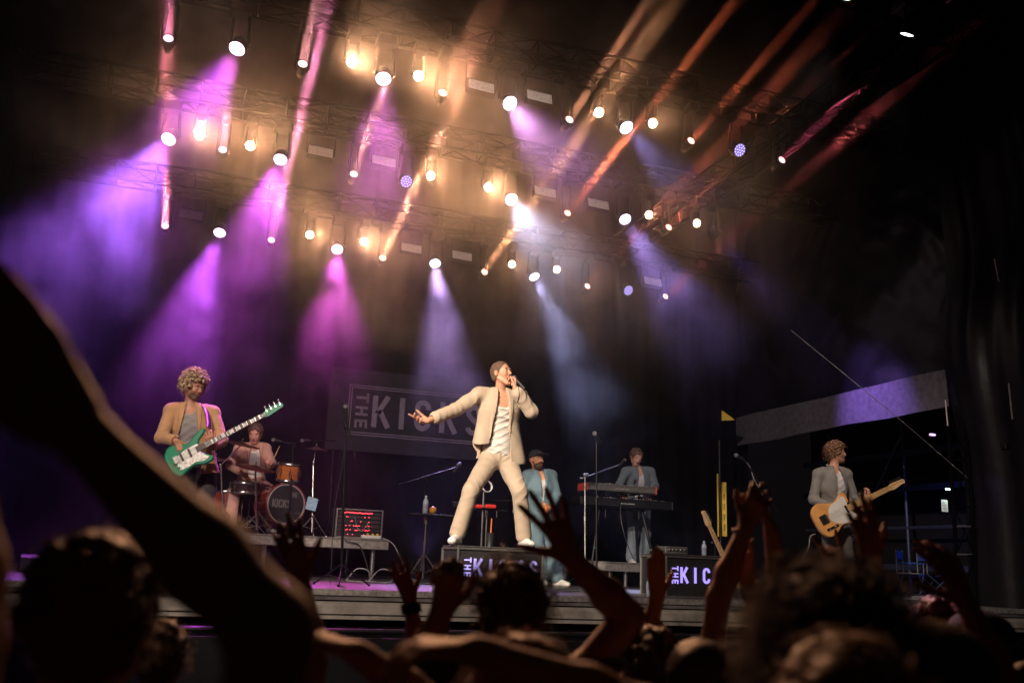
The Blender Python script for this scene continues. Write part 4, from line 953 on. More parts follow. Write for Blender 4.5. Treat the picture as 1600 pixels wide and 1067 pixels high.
def logo(b, fr, w, h, t0, t1, lw, sw=.17, frame=True):
    """frame of two lines, THE turned on its side, KICKS; origin bottom-left"""
    if frame:
        for k in (0, 1):
            o = k*.045*h+lw; stroke(b, [(o,o),(w-o,o),(w-o,h-o),(o,h-o)], lw, fr, t0, t1, True)
    th = .085*w; fv = lambda u, v, t: fr(v, h*.84-u, t)     # turned clockwise
    word(b, 'THE', 0, .055*w, th, fv, t0, t1, .22, .2, (h*.68/th-.44)/1.50)
    kh = h*.62; x = .17*w; gap = (.80*w-kh*(.54*2+.5*2+.16)*.98)/4/kh
    word(b, 'KICKS', x, h*.19, kh, fr, t0, t1, gap*.93, sw, .98)
bt = thing('banner', 'dark band banner with pale condensed lettering hung on the backdrop behind the singer', 'banner', (2.0, 13.98, 1.5))
b = MB(); vs = []; nx, nz = 24, 10
for i in range(nx+1):
    for j in range(nz+1): vs.append((-.12+2.72*i/nx, .02*math.sin(i*.9)*.4+.004*math.sin(j*2), .30+1.25*j/nz))
fs = [(i*(nz+1)+j, (i+1)*(nz+1)+j, (i+1)*(nz+1)+j+1, i*(nz+1)+j+1) for i in range(nx) for j in range(nz)]; b.add(vs, fs, 0, True)
vs2 = [(v[0], v[1]+.006, v[2]) for v in vs]; b.add(vs2, [f[::-1] for f in fs], 0, True); b.build('cloth', mat('banner_cloth', (.014,.011,.0125), .85, var=.2, scale=6), bt)
b = MB(); logo(b, lambda u, v, t: Vector((.17+u, -.015-t, .535+v)), 2.22, .78, .0, .004, .014, .165); b.build('lettering', mat('banner_ink', (.19,.16,.17), .8, var=.2, scale=14), bt)
# ------------------------------------------------------------------ lighting fixtures
lensm = {}
def lens_mat(col, s_):
    k = (col, s_)
    if k not in lensm: lensm[k] = emis('lamp_glass', col, s_)
    return lensm[k]
def orient(d):
    d = Vector(d).normalized(); x = d.cross(Vector((0,0,1))); x = x.normalized() if x.length > 1e-3 else Vector((1,0,0)); return Matrix((x, d, x.cross(d))).transposed()
fx_black = mat('fixture_black', (.004,.004,.005), .6, var=.2, spec=.2)
HZ = ['far left', 'second from the left', 'middle', 'second from the right', 'far right']
def moving_head(loc, d, rad, col, st, name, label, cat, group, topz, leds=False, length=.17):
    t = thing(name, label, cat, loc, group); M = orient(d); z = topz-loc.z
    b = MB(); b.lathe([(0,-length),(rad*.75,-length),(rad*1.05,-length*.6),(rad*1.12,-.02),(rad*1.12,.0),(rad*1.0,.004),(rad*1.0,-.012),(0,-.012)], (0,0,0), d, 24); b.build('head', fx_black, t)
    b = MB(); b.lathe([(0,-.004),(rad*.5,-.004),(rad*.98,-.008)], (0,0,0), d, 24)
    if leds:
        ln = b.build('lens', emis('dim_led_glass', (.25,.18,.9), .55), t); c = MB()
        for k in range(19):
            a = 0 if k == 0 else (2*math.pi*k/6 if k < 7 else 2*math.pi*(k-7)/12); r_ = 0 if k == 0 else (rad*.42 if k < 7 else rad*.8)
            p = M @ Vector((r_*math.cos(a), .001, r_*math.sin(a))); c.lathe([(rad*.13,0),(0,.003)], p, d, 8)
        c.build('led', emis('led_dot', (.55,.45,1), 2.2), ln)
    else: b.build('lens', lens_mat(col, st), t)
    if z > .2:
        s_ = rad*1.3; dx = M @ Vector((1,0,0))
        for k in (-1, 1):
            a = Vector(dx)*k*s_-Vector(d)*length*.45; b = MB(); b.tube(a, Vector((a.x*.8, a.y*.8, z-.14)), .02, n=6); b.tube(a-Vector(dx)*k*s_*.35, a, .03, n=8); b.build('yoke_arm', fx_black, t)
        b = MB(); b.box((0,0,z-.09), (rad*2.6,.2,.11), bev=.015); b.build('base', fx_black, t); b = MB(); b.box((0,.0,z-.01), (.05,.05,.07)); b.tube((0,-.03,z+.03), (0,.03,z+.03), .035, n=10); b.build('clamp', fx_black, t)
    return t
ORD = ['leftmost', 'second', 'third', 'fourth', 'fifth', 'rightmost']
ROWN = {1: 'front', 2: 'middle', 3: 'rear'}
cnt = {}
for px, py, row, col, pw, aim, aY, cone in WASH:
    p = at(px, py, TR[row][0]); d = ((at(*aim) if len(aim) == 3 else at(*aim, TR[row][0]-TOWARD[row]))-p).normalized(); k = cnt.get(row, 0); cnt[row] = k+1
    if pw <= 0: d = Vector((.1, -.85, -.5)).normalized()
    nm = {1: 'magenta', 0: 'blue'}; cname = 'unlit' if pw <= 0 else ('magenta' if col[0] >= .8 else ('violet' if col[0] > .4 and col[2] > col[0] and col[1] < .45 else 'blue-white' if col[1] > .45 else 'blue-violet'))
    od = ORD[k] if row == 2 else ['leftmost', 'second', 'middle', 'fourth', 'rightmost'][k]
    moving_head(p, d, .080, tuple(min(1, .55+.5*c) for c in col), 9, 'wash_light', f'{cname} round wash light, {od} of the wash lights on the {ROWN[row]} truss', 'stage light', 'round wash lights on the trusses', TR[row][1]+.40, leds=pw <= 0)
cnt = {}
for px, py, row in WARM:
    p = at(px, py, TR[row][0]); k = cnt.get(row, 0); cnt[row] = k+1; d = Vector((p.x*.6+1.2, 0, 1.2))-p
    n_ = sum(1 for w_ in WARM if w_[2] == row); pos = ['leftmost','second','third','rightmost'] if n_ == 4 else ['leftmost','second','third','fourth','fifth','rightmost']
    moving_head(p, d.normalized(), .054, (1,.72,.42), 30, 'blinder', f'glowing warm lamp facing the crowd, {pos[k]} of those on the {ROWN[row]} truss', 'stage light', 'warm lamps facing the audience', TR[row][1]+.40, length=.11)
cnt = {}
for px, py, row, col in BEAM:
    p = at(px, py, TR[row][0]); k = cnt.get(row, 0); cnt[row] = k+1; n_ = sum(1 for w_ in BEAM if w_[3-1] == row); pos = ['leftmost','second','third','fourth','fifth','rightmost'] if n_ == 6 else ['leftmost','second','third','rightmost']
    moving_head(p, BD, .048, tuple(.35+.65*c for c in col), 3.0, 'beam_light', f'small beam light throwing a straight {"pink" if col[2] > .3 else "amber" if col[1] > .4 else "red"} shaft, {pos[k]} beam light on the {ROWN[row]} truss', 'stage light', 'narrow beam lights on the trusses', TR[row][1]+.40, length=.2)
PAN = [(752,135,1),(843,152,1),(501,237,2),(600,252,2),(852,300,2),(935,319,2),(299,335,3),(643,388,3),(722,400,3),(1020,440,3)]
for i, (px, py, row) in enumerate(PAN):
    p = at(px, py, TR[row][0]-.1); t = thing('strobe_panel', f'unlit grey strobe panel on the {ROWN[row]} truss, ' + ['left of the pair over the singer', 'right of the pair over the singer', 'far left one', 'second from the left', 'third from the left', 'far right one', 'far left one', 'left of the middle pair', 'right of the middle pair', 'far right one'][i], 'strobe', p, 'grey strobe panels on the trusses')
    M = Matrix.Rotation(math.radians(-22), 3, 'X') @ Matrix.Rotation(math.radians(3), 3, 'Y'); w_ = .29 if row == 1 else .30
    b = MB(); b.box((0,.05,0), (w_+.03,.09,.17), M, bev=.01); b.build('housing', fx_black, t)
    b = MB(); b.box(M @ Vector((0,-.004,0)), (w_,.01,.145), M, bev=.003); fc = b.build('face', mat('frosted_panel', (.62,.60,.60), .4, var=.25, scale=30), t)
    b = MB()
    for k in range(7): b.box(M @ Vector((0,-.011,-.06+k*.02)), (w_*.94,.003,.003), M)
    b.build('louvre', mat('louvre_grey', (.3,.3,.3), .5), fc)
    b = MB()
    for k in (-1,1): b.box((k*(w_/2+.025), .03, .14), (.012,.03,.34))
    b.tube((-w_/2-.02,.03,.30), (w_/2+.02,.03,.30), .012, n=6); b.build('bracket', fx_black, t)
for i, (px, py) in enumerate([(1320,-2),(1417,55)]):
    p = at(px, py, 6); moving_head(p, Vector((-.15,.45,-.95)).normalized() if i else Vector((-.1,.35,-.95)).normalized(), .062, (1,1,1), 7, 'front_lamp', ['white lamp cut by the top edge of the picture', 'white oval lamp hanging below the top right truss corner'][i], 'stage light', 'white lamps on the front roof truss', 5.45, length=.2)
for i, (x_, ax_) in enumerate(((-.4, -.1), (1.4, .6))): moving_head(Vector((x_, 6.0, 5.45)), Vector((ax_-x_, 3.5, -4.4)).normalized(), .062, (1,1,1), 7, 'front_lamp', ['unseen white lamp added over the bass player', 'unseen white lamp added and aimed at the drums'][i], 'stage light', 'white lamps on the front roof truss', 5.45, length=.2)
for i, (x_, y_, tx, ty) in enumerate(((3.2,13.0,3.6,13.9),(6.9,13.2,5.6,13.6))):
    d_ = Vector((tx-x_, ty-y_, 1.9)).normalized(); t = thing('floor_wash', ['small flood on the stage floor behind the singer lighting the backdrop violet', 'small flood on the stage floor behind the keyboards'][i], 'stage light', Vector((x_, y_, .25))-d_*.02, 'floods on the stage floor')
    b = MB(); b.lathe([(0,-.16),(.07,-.16),(.09,-.02),(.09,0),(.085,-.012),(0,-.012)], (0,0,0), d_, 20); b.build('head', fx_black, t); b = MB(); b.box((0,0,-.21), (.2,.2,.03), bev=.006)
    for k in (-1,1): b.tube((k*.1,0,-.2), (k*.1,0,-.03), .01, n=6)
    b.build('yoke', fx_black, t)
p = Vector((-3.0, 0.3, 5.2)); t = thing('band_flood', 'unseen flood lamp added on a front-of-house mast, aimed at the whole band', 'stage light', p-Vector((7.2,10.7,-4.3)).normalized()*.1); d = Vector((7.2,10.7,-4.3)).normalized(); b = MB(); b.lathe([(0,-.4),(.14,-.4),(.18,-.03),(.18,0),(.16,-.02)], (0,0,0), d, 20); b.build('head', fx_black, t)
b = MB(); b.tube((0,0,-.2), (0,0,-6.62), .05); b.build('mast', MT['alu'], t)
# key light fixture out on the front-of-house tower
p = Vector((-5.0, 1.2, 6.0)); t = thing('follow_spot', 'long-barrelled follow spot aimed at the stage', 'stage light', p-Vector((7.9,7.6,-4.75)).normalized()*.1); d = Vector((7.9,7.6,-4.75)).normalized(); b = MB(); b.lathe([(0,-.9),(.16,-.9),(.17,-.2),(.13,-.1),(.13,0),(.12,-.03)], (0,0,0), d, 20); b.build('barrel', fx_black, t); b = MB(); b.tube((0,0,-.1), (0,0,-7.4), .05); b.build('mast', MT['alu'], t)
# ------------------------------------------------------------------ blocks with printed lettering, violet glow added
letm = emis('glow_added_letters', (.36,.27,1.0), 1.15, (.3,.3,.3))  # printed letters, their violet light put into the material as emission
def block(x0, y0, w_, d_, h_, label):
    t = thing('block', label, 'stage block', (x0, y0, 0), 'black blocks at the front of the stage')
    b = MB(); b.box((w_/2, d_/2, h_/2-.012), (w_-.012, d_-.012, h_-.03)); b.build('carcass', MT['black_wood'], t)
    b = MB(); b.box((w_/2, d_/2, h_-.0065), (w_, d_, .013), bev=.004); b.build('top', mat('worn_black_ply', (.05,.045,.045), .5, var=.5, scale=9, bump=.2), t)
    b = MB()
    for x in (0, w_):
        for y in (0, d_): b.box((x, y, h_/2-.008), (.022,.022,h_-.018), bev=.004)
    for z in (.012, h_-.025):
        for y in (0, d_): b.box((w_/2, y, z), (w_-.024,.02,.018))
        for x in (0, w_): b.box((x, d_/2, z), (.02,d_-.024,.018))
    b.build('edge_profile', mat('edge_alu', (.16,.155,.15), .5, .7, var=.3), t)
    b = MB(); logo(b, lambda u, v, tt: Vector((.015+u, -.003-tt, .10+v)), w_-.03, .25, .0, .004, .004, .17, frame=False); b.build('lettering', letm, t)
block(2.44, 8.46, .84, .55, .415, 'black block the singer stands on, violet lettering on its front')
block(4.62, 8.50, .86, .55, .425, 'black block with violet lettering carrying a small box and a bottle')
# risers for drums and keyboards
def riser(x0, x1, y0, y1, z, label, legs):
    t = thing('riser', label, 'riser', (x0, y0, 0)); b = MB(); b.box(((x1-x0)/2, (y1-y0)/2, z-.012), (x1-x0, y1-y0, .024), bev=.004); b.build('deck_board', MT['grey_wood'], t)
    b = MB(); w_, d_ = x1-x0, y1-y0
    for y in (.02, d_-.02): b.box((w_/2, y, z-.075), (w_-.01,.035,.10), bev=.005)
    for x in (.02, w_-.02): b.box((x, d_/2, z-.075), (.035,d_-.08,.10), bev=.005)
    b.build('frame', mat('dusty_alu', (.33,.31,.28), .5, .5, var=.3, scale=20), t)
    for x in legs:
        for y in (.12, d_-.12): b = MB(); b.tube((x,y,.0), (x,y,z-.12), .03, n=12); b.lathe([(.045,0),(.045,.015),(.03,.02)], (x,y,.001), None, 14); b.build('leg', MT['alu'], t)
riser(-.35, 2.42, 11.45, 13.6, .485, 'grey drum riser with round metal legs at the left', (.12, 1.3, 2.6))
riser(4.85, 6.45, 11.85, 13.6, .335, 'low keyboard riser with paired round legs', (.12, .78, 1.02, 1.5))
# ------------------------------------------------------------------ stands and microphones
def tripod(t, c, r, h, m, n=3, rot=0., tube=.010, split=.25):
    for k in range(n):
        a = rot+2*math.pi*k/n; f = Vector((math.cos(a)*r, math.sin(a)*r, .012)); b = MB(); b.tube(Vector(c)+Vector((0,0,h)), Vector(c)+f, tube, tube*.8, n=6)
        b.tube(Vector(c)+Vector((0,0,h*.35)), Vector(c)+f*.55+Vector((0,0,h*.45)), tube*.6, n=5); b.ball(Vector(c)+f, .014, n=5); b.build('leg', m, t)
def mic_stand(label, base, top, mic_to=None, arm=None, m=None, legs='tripod', rot=.3, group='microphone stands on the stage', z0=0.):
    """base/top world; arm: (back, front) boom ends"""
    m = m or MT['black_metal']; base = Vector(base); top = Vector(top); t = thing('microphone_stand', label, 'microphone stand', base, group); u = top-base
    if legs == 'tripod': tripod(t, (0,0,0), .30, .20, m, rot=rot)
    else: b = MB(); b.lathe([(0,0),(.13,0),(.13,.012),(.03,.03),(.0,.03)], (0,0,0), None, 20); b.build('base_plate', m, t)
    b = MB(); b.tube((0,0,.10), u*.6, .0125, n=8); b.tube(u*.6, u, .009, n=8); b.tube(u*.58, u*.62, .019, n=8); b.build('pole', m, t)
    if arm:
        b = MB(); a0, a1 = Vector(arm[0])-base, Vector(arm[1])-base; b.tube(a0, a1, .0075, n=6); b.tube(a0, a0+(a1-a0)*.06, .013, n=6); b.tube(u-(a1-a0).normalized()*.03, u+(a1-a0).normalized()*.05, .018, n=8); b.build('boom', MT['alu'] if m is not MT['black_metal'] else m, t)
        b = MB(); b.ball(u, .022, n=6); b.build('clutch', m, t)
    return t
def mic_on(label, head, d, L=.17): return mic(None, d, label, L, 'black', Vector(head))
def cable(label, pts, r=.006, m='cable', cat='cable', n=6):
    P = [Vector(p) for p in pts]; Q = []
    for i in range(len(P)-1):
        p0, p1, p2, p3 = P[max(i-1,0)], P[i], P[i+1], P[min(i+2,len(P)-1)]
        for j in range(7):
            t = j/7; Q.append(.5*((2*p1)+(-p0+p2)*t+(2*p0-5*p1+4*p2-p3)*t*t+(-p0+3*p1-3*p2+p3)*t**3))
    Q.append(P[-1]); o = Q[0].copy(); b = MB(); b.path([q-o for q in Q], r, n=n); ob = b.build('cable', MT[m]); ob.location = o; return tag(ob, label, cat, 'cables on the stage')
B1 = at(532,914,9.1); B1.z = 0; T1 = at(541,668,9.1)
mic_stand('tall straight microphone stand left of the banner, boom arm folded down', B1, T1, arm=(at(555,712,9.05), at(540,650,9.08)), m=None)
mic_on('silver-headed microphone on the tall stand left of the banner', at(540,635,9.06), at(541,660,9.08)-at(540,635,9.06), .15)
cable('cable dropping slack beside the tall stand left of the banner', [at(541,662,9.08), at(536,720,9.15), at(522,800,9.2), at(518,880,9.2), at(516,914,9.2)], .004)
B2 = at(932,925,9.35); B2.z = 0
mic_stand('plain upright microphone stand in front of the keyboards', B2, at(932,690,9.35), legs='round')
mic_on('microphone lying on top of the upright stand before the keyboards', at(929,677,9.35), Vector((.5,.25,-.55)), .13)
B3 = at(660,910,10.9); B3.z = 0
mic_stand('boom microphone stand behind the small table, arm reaching over to the right', B3+Vector((.06,.1,0)), at(664,748,11.0), arm=(at(624,757,11.0), at(712,730,11.0)), rot=.8)
mic_on('microphone on the boom over the small side table', at(718,725,11.0), at(712,733,11.0)-at(718,725,11.0), .13)
B4 = at(1206,925,9.9); B4.z = 0
mic_stand('microphone stand left of the guitar player with its arm angled up', B4, at(1202,792,9.9), arm=(at(1216,800,9.9), at(1163,718,9.75)), rot=1.1)
mic_on('microphone at the raised end of the arm left of the guitar player', at(1150,711,9.7), at(1165,720,9.78)-at(1150,711,9.7), .17)
cable('cable looping under the arm left of the guitar player', [at(1163,718,9.75), at(1172,730,9.78), at(1178,748,9.8), at(1190,770,9.85)], .005, 'grey_cable')
B5 = at(914,918,11.6); B5.z = 0
mic_stand('thin boom stand at the left end of the keyboards', B5, at(914,742,11.7), arm=(at(906,748,11.7), at(968,726,11.75)), m=MT['alu'])
mic_on('microphone angled up at the keyboard player', at(976,719,11.8), at(966,729,11.75)-at(976,719,11.8), .15)
cable('instrument cable from the tan guitar down to the pedals', [at(1274,834,9.6), at(1266,838,9.6), at(1262,858,9.6), at(1240,890,9.5), at(1205,915,9.4), at(1180,926,9.3)], .006, 'grey_cable')
# ------------------------------------------------------------------ keyboards
def keyboard(label, a, c, depth, th, z, cheeks, rows=True, panel=(.10,.10,.095), logo_=True):
    a, c = Vector(a), Vector(c); t = thing('keyboard', label, 'keyboard', ((a.x+c.x)/2, (a.y+c.y)/2, z)); W_ = (c-a).length; M = Matrix.Rotation(math.atan2(c.y-a.y, c.x-a.x), 3, 'Z')
    mb = lambda: MB()
    b = mb(); b.box(M @ Vector((0,depth/2,th/2)), (W_-.06,depth,th), M, bev=.008); b.box(M @ Vector((0,depth*.25,th+.012)), (W_-.07,depth*.45,.026), M, bev=.006); b.build('case', mat('case_'+t.name, panel, .35, .4, var=.1), t)
    for s_ in (-1, 1): b = mb(); b.box(M @ Vector((s_*(W_/2-.02),depth/2,th/2+.006)), (.022,depth+.01,th+.03), M, bev=.008); b.build('end_cheek', cheeks, t)
    b = mb(); nk = 44
    for i in range(nk): b.box(M @ Vector((-W_/2+.06+(W_-.12)*(i+.5)/nk, depth*.78, th+.006)), ((W_-.12)/nk*.92, depth*.36, .014), M)
    b.build('white_keys', MT['white'], t); b = mb()
    for i in range(nk):
        if i % 7 in (0,1,3,4,5): b.box(M @ Vector((-W_/2+.06+(W_-.12)*(i+1)/nk, depth*.70, th+.019)), ((W_-.12)/nk*.5, depth*.22, .012), M)
    b.build('black_keys', MT['black'], t)
    b = mb(); rg = random.Random(3)
    for i in range(34): b.tube(M @ Vector((-W_/2+.12+rg.random()*(W_-.24), depth*(.1+.28*rg.random()), th+.024)), M @ Vector((-W_/2+.12, depth*.2, th+.024))*0+M @ Vector((-W_/2+.12+rg.random()*0, 0, 0))*0+(M @ Vector((0,0,0))), .0, n=3) if False else b.box(M @ Vector((-W_/2+.12+rg.random()*(W_-.24), depth*(.1+.28*rg.random()), th+.028)), (.012,.012,.010), M)
    b.build('control_button', MT['white'], t)
    b = mb()
    for i in range(11): b.box(M @ Vector((-.10+i*.02, -.0015, th*.5)), (.012,.002,.010 if i % 3 else .014), M)
    b.build('rear_marking', mat('grey_print', (.5,.5,.48), .6), t); return t
redch = mat('red_cheek', (.75,.10,.05), .35)
keyboard('upper keyboard with red end cheeks on the two-tier stand', (5.24,11.95,0), (6.37,11.98,0), .30, .075, 1.30, redch, panel=(.20,.19,.165))
keyboard('longer black keyboard on the lower tier of the stand', (5.14,11.92,0), (6.62,11.96,0), .34, .09, 1.09, MT['black'], panel=(.02,.02,.022))
t = thing('keyboard_stand', 'black two-tier folding stand under both keyboards', 'keyboard stand', (5.85, 12.1, .335))
for s_ in (-1, 1):
    b = MB(); b.tube((s_*.33,0,.73), (s_*.48,-.12,0), .022, n=8); b.build('leg', MT['black_metal'], t); b = MB(); b.tube((s_*.33,.2,.73), (s_*.48,.4,0), .022, n=8); b.build('leg', MT['black_metal'], t)
    b = MB(); b.tube((s_*.33,-.12,.735), (s_*.33,.28,.735), .020, n=8); b.tube((s_*.36,.0,.68), (s_*.12,.0,.735), .012, n=6); b.build('support_arm', MT['black_metal'], t)
    b = MB(); b.tube((s_*.26,-.05,.60), (s_*.26,-.05,.955), .016, n=8); b.tube((s_*.26,-.05,.955), (s_*.26,.24,.955), .014, n=8); b.tube((s_*.23,-.07,.90), (s_*.30,-.07,.90), .022, n=8); b.build('upper_tier', MT['black_metal'], t)
    b = MB(); b.lathe([(.026,0),(.026,.012)], (s_*.43,-.09,.18), (s_*.2,-.2,1), 10); b.build('marker_tape', mat('green_tape', (.1,.6,.3), .6), t)
b = MB(); b.box((0,.0,.72), (.72,.05,.03)); b.build('crossbar', MT['black_metal'], t)
cable('black cable trailing from the lower keyboard to the riser', [(5.75,11.9,1.1), (5.72,11.82,.9), (5.80,11.8,.6), (5.95,11.88,.38)], .006)
# ------------------------------------------------------------------ drum kit
wood = mat('amber_drum_shell', (.42,.13,.025), .25, var=.25, scale=12, coat=.7); wood2 = mat('red_brown_shell', (.16,.028,.018), .25, var=.2, scale=12, coat=.6); skinm = mat('drum_skin', (.5,.48,.45), .5)
def drum(name, label, c, r, h, axis, shell, head_dark=False, lugs=8, cat='drum'):
    c = Vector(c); d = Vector(axis).normalized(); t = thing(name, label, cat, c, 'drums of the kit'); u = d.orthogonal().normalized(); v = d.cross(u)
    b = MB(); b.lathe([(r,-h/2+.01),(r,h/2-.01)], (0,0,0), d, 36); b.build('shell', shell, t)
    for s_ in (-1, 1):
        b = MB(); b.lathe([(r+.004,s_*(h/2-.03)),(r+.012,s_*(h/2-.028)),(r+.012,s_*(h/2+.004)),(r+.002,s_*(h/2+.006)),(r-.004,s_*(h/2+.002))], (0,0,0), d, 36); b.build('hoop', MT['chrome'] if r < .2 else shell, t)
        b = MB(); b.lathe([(0,s_*(h/2+.001)),(r,s_*(h/2-.002))], (0,0,0), d, 36); b.build('drumhead', MT['black'] if head_dark and s_ > 0 else skinm, t)
    for k in range(lugs):
        a = 2*math.pi*k/lugs; p = u*math.cos(a)*(r+.014)+v*math.sin(a)*(r+.014); b = MB(); b.tube(p-d*(h/2-.005), p+d*(h/2-.005), .004, n=5); b.tube(p-d*.03, p+d*.03, .011, n=6); b.build('lug', MT['chrome'], t)
    return t
def cymbal(label, c, r, n_, stand_to=None, col=(.33,.15,.12)):
    c = Vector(c); n_ = Vector(n_).normalized(); t = thing('cymbal', label, 'cymbal', c, 'cymbals of the drum kit'); b = MB(); b.lathe([(0,.022),(.02,.022),(.045,.006),(r*.6,-.004),(r,-.018),(r,-.020),(r*.6,-.006),(.045,.003),(.0,.018)], (0,0,0), n_, 40); b.build('bronze', mat('bronze_'+t.name, col, .3, .9, var=.2, scale=50), t)
    b = MB(); b.tube(n_*.018, n_*.05, .006, n=6); b.ball(n_*.05, .011, n=5); b.build('wing_nut', MT['chrome'], t); return t
def cym_stand(label, base, top, arm=None, r=.28):
    base, top = Vector(base), Vector(top); t = thing('cymbal_stand', label, 'cymbal stand', base, 'chrome stands of the drum kit'); tripod(t, (0,0,0), r, .26, MT['chrome'], rot=.5, tube=.009)
    el = Vector(arm)-base if arm else top-base; b = MB(); b.tube((0,0,.05), Vector((el.x,el.y,el.z))*.6+Vector((0,0,.02)), .013, n=8); b.tube(el*.6, el, .010, n=8); b.tube(el*.58, el*.62, .02, n=8); b.build('pole', MT['chrome'], t)
    if arm: b = MB(); b.tube(el-(top-base-el)*.25, top-base, .008, n=6); b.ball(el, .02, n=6); b.build('boom', MT['chrome'], t)
    return t
ZD = .485
KD = at(444,788,12.0)
bd = drum('bass_drum', 'dark-fronted bass drum with pale ring and lettering at the front of the kit', KD+Vector((-.04,.15,0)), .255, .40, (.30,-.95,.02), wood2, True, 8)
dB = Vector((.30,-.95,.02)).normalized(); uB = Vector((dB.y*-1, dB.x, 0)).normalized(); uB = uB if uB.x > 0 else -uB; vB = uB.cross(dB); vB = vB if vB.z > 0 else -vB; frB = lambda u, v, t_: dB*(.206+t_)+uB*u+vB*v
b = MB(); b.lathe([(.232,.2045),(.240,.2065),(.248,.2045)], (0,0,0), dB, 40); b.build('pale_ring', mat('ring_grey', (.28,.26,.25), .4), bd)
b = MB(); word(b, 'THE', .03, .085, .065, frB, 0, .002, .12, .2, .9); word(b, 'KICKS', -.185, -.045, .10, frB, 0, .002, .10, .18, .9); stroke(b, [(.10,-.10),(.19,-.10)], .006, frB, 0, .002); b.build('lettering', mat('drum_print', (.11,.105,.10), .6), bd)
b = MB(); 
for s_ in (-1,1): b.tube(uB*s_*.25-vB*.1, uB*s_*.36-vB*.24-dB*.05, .009, n=6)
b.build('spur', MT['chrome'], bd)
drum('rack_tom', 'amber rack tom with chrome hoops mounted over the bass drum', at(451,738,12.05), .135, .23, (.02,-.12,1), wood, lugs=8)
drum('snare_drum', 'dark snare drum between the knees of the drummer', at(383,761,12.15), .17, .14, (0,-.1,1), mat('dark_shell', (.03,.02,.02), .3, coat=.5), lugs=8)
drum('floor_tom', 'red-brown floor tom at the left behind the bass player', at(352,790,12.35), .19, .36, (0,0,1), wood2, lugs=8)
cymbal('large tilted crash cymbal between the bass headstock and the drummer', at(378,692,12.0), .235, (.16,-.20,1), col=(.30,.12,.10)); cym_stand('stand reaching from the left up to the large crash cymbal', (at(352,800,12.1).x,12.1,ZD), at(378,694,12.0), arm=at(345,726,12.1))
cymbal('ride cymbal lying across the lap of the drummer', at(399,729,11.9), .24, (.12,-.24,1), col=(.26,.09,.09)); cym_stand('stand carrying the ride cymbal before the drummer', (at(404,800,11.95).x,11.95,ZD), at(399,731,11.9))
cymbal('magenta-lit cymbal low at the left edge of the kit', at(338,716,12.3), .19, (-.05,-.14,1), col=(.45,.25,.3)); cym_stand('stand of the low cymbal at the left of the kit', (at(338,800,12.3).x,12.3,ZD), at(338,718,12.3))
cymbal('small flat cymbal at the right end of the kit', at(494,700,12.1), .15, (.02,-.06,1), col=(.35,.2,.2)); cym_stand('chrome stand with spread legs at the right end of the kit', (at(487,836,11.9).x,11.9,ZD), at(493,702,12.05), arm=at(490,722,12.0), r=.22)
t = thing('music_folder', 'pale blue folder clipped low on the chrome stand at the right of the kit', 'folder', at(487,787,11.85)); b = MB(); b.box((0,0,0), (.13,.012,.16), Matrix.Rotation(math.radians(12),3,'Y') @ Matrix.Rotation(math.radians(-15),3,'X')); b.build('cover', mat('pale_blue_board', (.25,.42,.55), .6), t)
t = thing('drum_stool', 'round black drum stool under the drummer', 'stool', (at(393,752,12.7).x, 12.7, ZD)); hz = at(393,752,12.7).z-ZD-.10; b = MB(); b.lathe([(0,hz-.08),(.16,hz-.08),(.17,hz-.04),(.16,hz),(0,hz+.0)], (0,0,0), None, 24); b.build('seat', leather('stool_vinyl', (.02,.02,.02)), t); tripod(t, (0,0,0), .25, .25, MT['chrome']); b = MB(); b.tube((0,0,.1),(0,0,hz-.07),.015); b.build('post', MT['chrome'], t)
for (a_, c_, lab, lab2) in ((at(461,694,11.9), at(427,687,11.9), 'overhead microphone boom above the rack tom', 'pencil microphone over the rack tom'), (at(524,688,12.2), at(472,688,12.2), 'level boom of an overhead microphone right of the kit', 'pencil microphone on the level boom right of the kit')):
    bs = Vector((a_.x+.02, a_.y+.05, ZD)); mic_stand(lab, bs, Vector((a_.x-.02, a_.y+.02, a_.z)), arm=(a_, c_), rot=.2, m=None)
    mic_on(lab2, c_, a_-c_, .10)
t = thing('pedal_rack', 'small clamp rack with a red-capped bottle beside the kit', 'rack', at(502,760,12.2)) if False else None
# rack of equipment on the drum riser
t = thing('rack_case', 'black flight case rack with rows of red lights on the drum riser', 'flight case', (1.77, 11.6, .487)); b = MB()
W_, H__, D_ = .58, .35, .42
b.box((W_/2, D_/2+.01, .008), (W_, D_, .014)); b.box((W_/2, D_/2+.01, H__-.008), (W_, D_, .014)); b.box((.008, D_/2+.01, H__/2), (.014, D_, H__-.03)); b.box((W_-.008, D_/2+.01, H__/2), (.014, D_, H__-.03)); b.box((W_/2, D_, H__/2), (W_-.03, .012, H__-.03)); b.build('shell', MT['black'], t)
b = MB()
for x in (.008, W_-.008): b.box((x, .004, H__/2), (.022,.022,H__+.004), bev=.003)
for z in (.008, H__-.008): b.box((W_/2, .004, z), (W_-.024,.02,.02), bev=.003)
b.build('edge_profile', MT['alu'], t); rg = random.Random(4)
for i in range(6):
    z = .045+i*.052; b = MB(); b.box((W_/2, .06, z), (W_-.05,.07,.046), bev=.003); u_ = b.build('rack_unit', mat('unit_face', (.03,.03,.032), .4, var=.2), t); b = MB(); n_ = 26 if i in (5,) else (12 if i in (1,2) else 5)
    for k in range(n_): x = .07+(W_-.2)*((k+.5)/n_ if n_ > 20 else rg.random()); b.box((x, .0235, z+.01*(rg.random()-.5)), (.009 if n_ < 20 else .013,.003,.008))
    b.build('indicator_light', emis('red_led', (1,.04,.06), 5.0), u_)
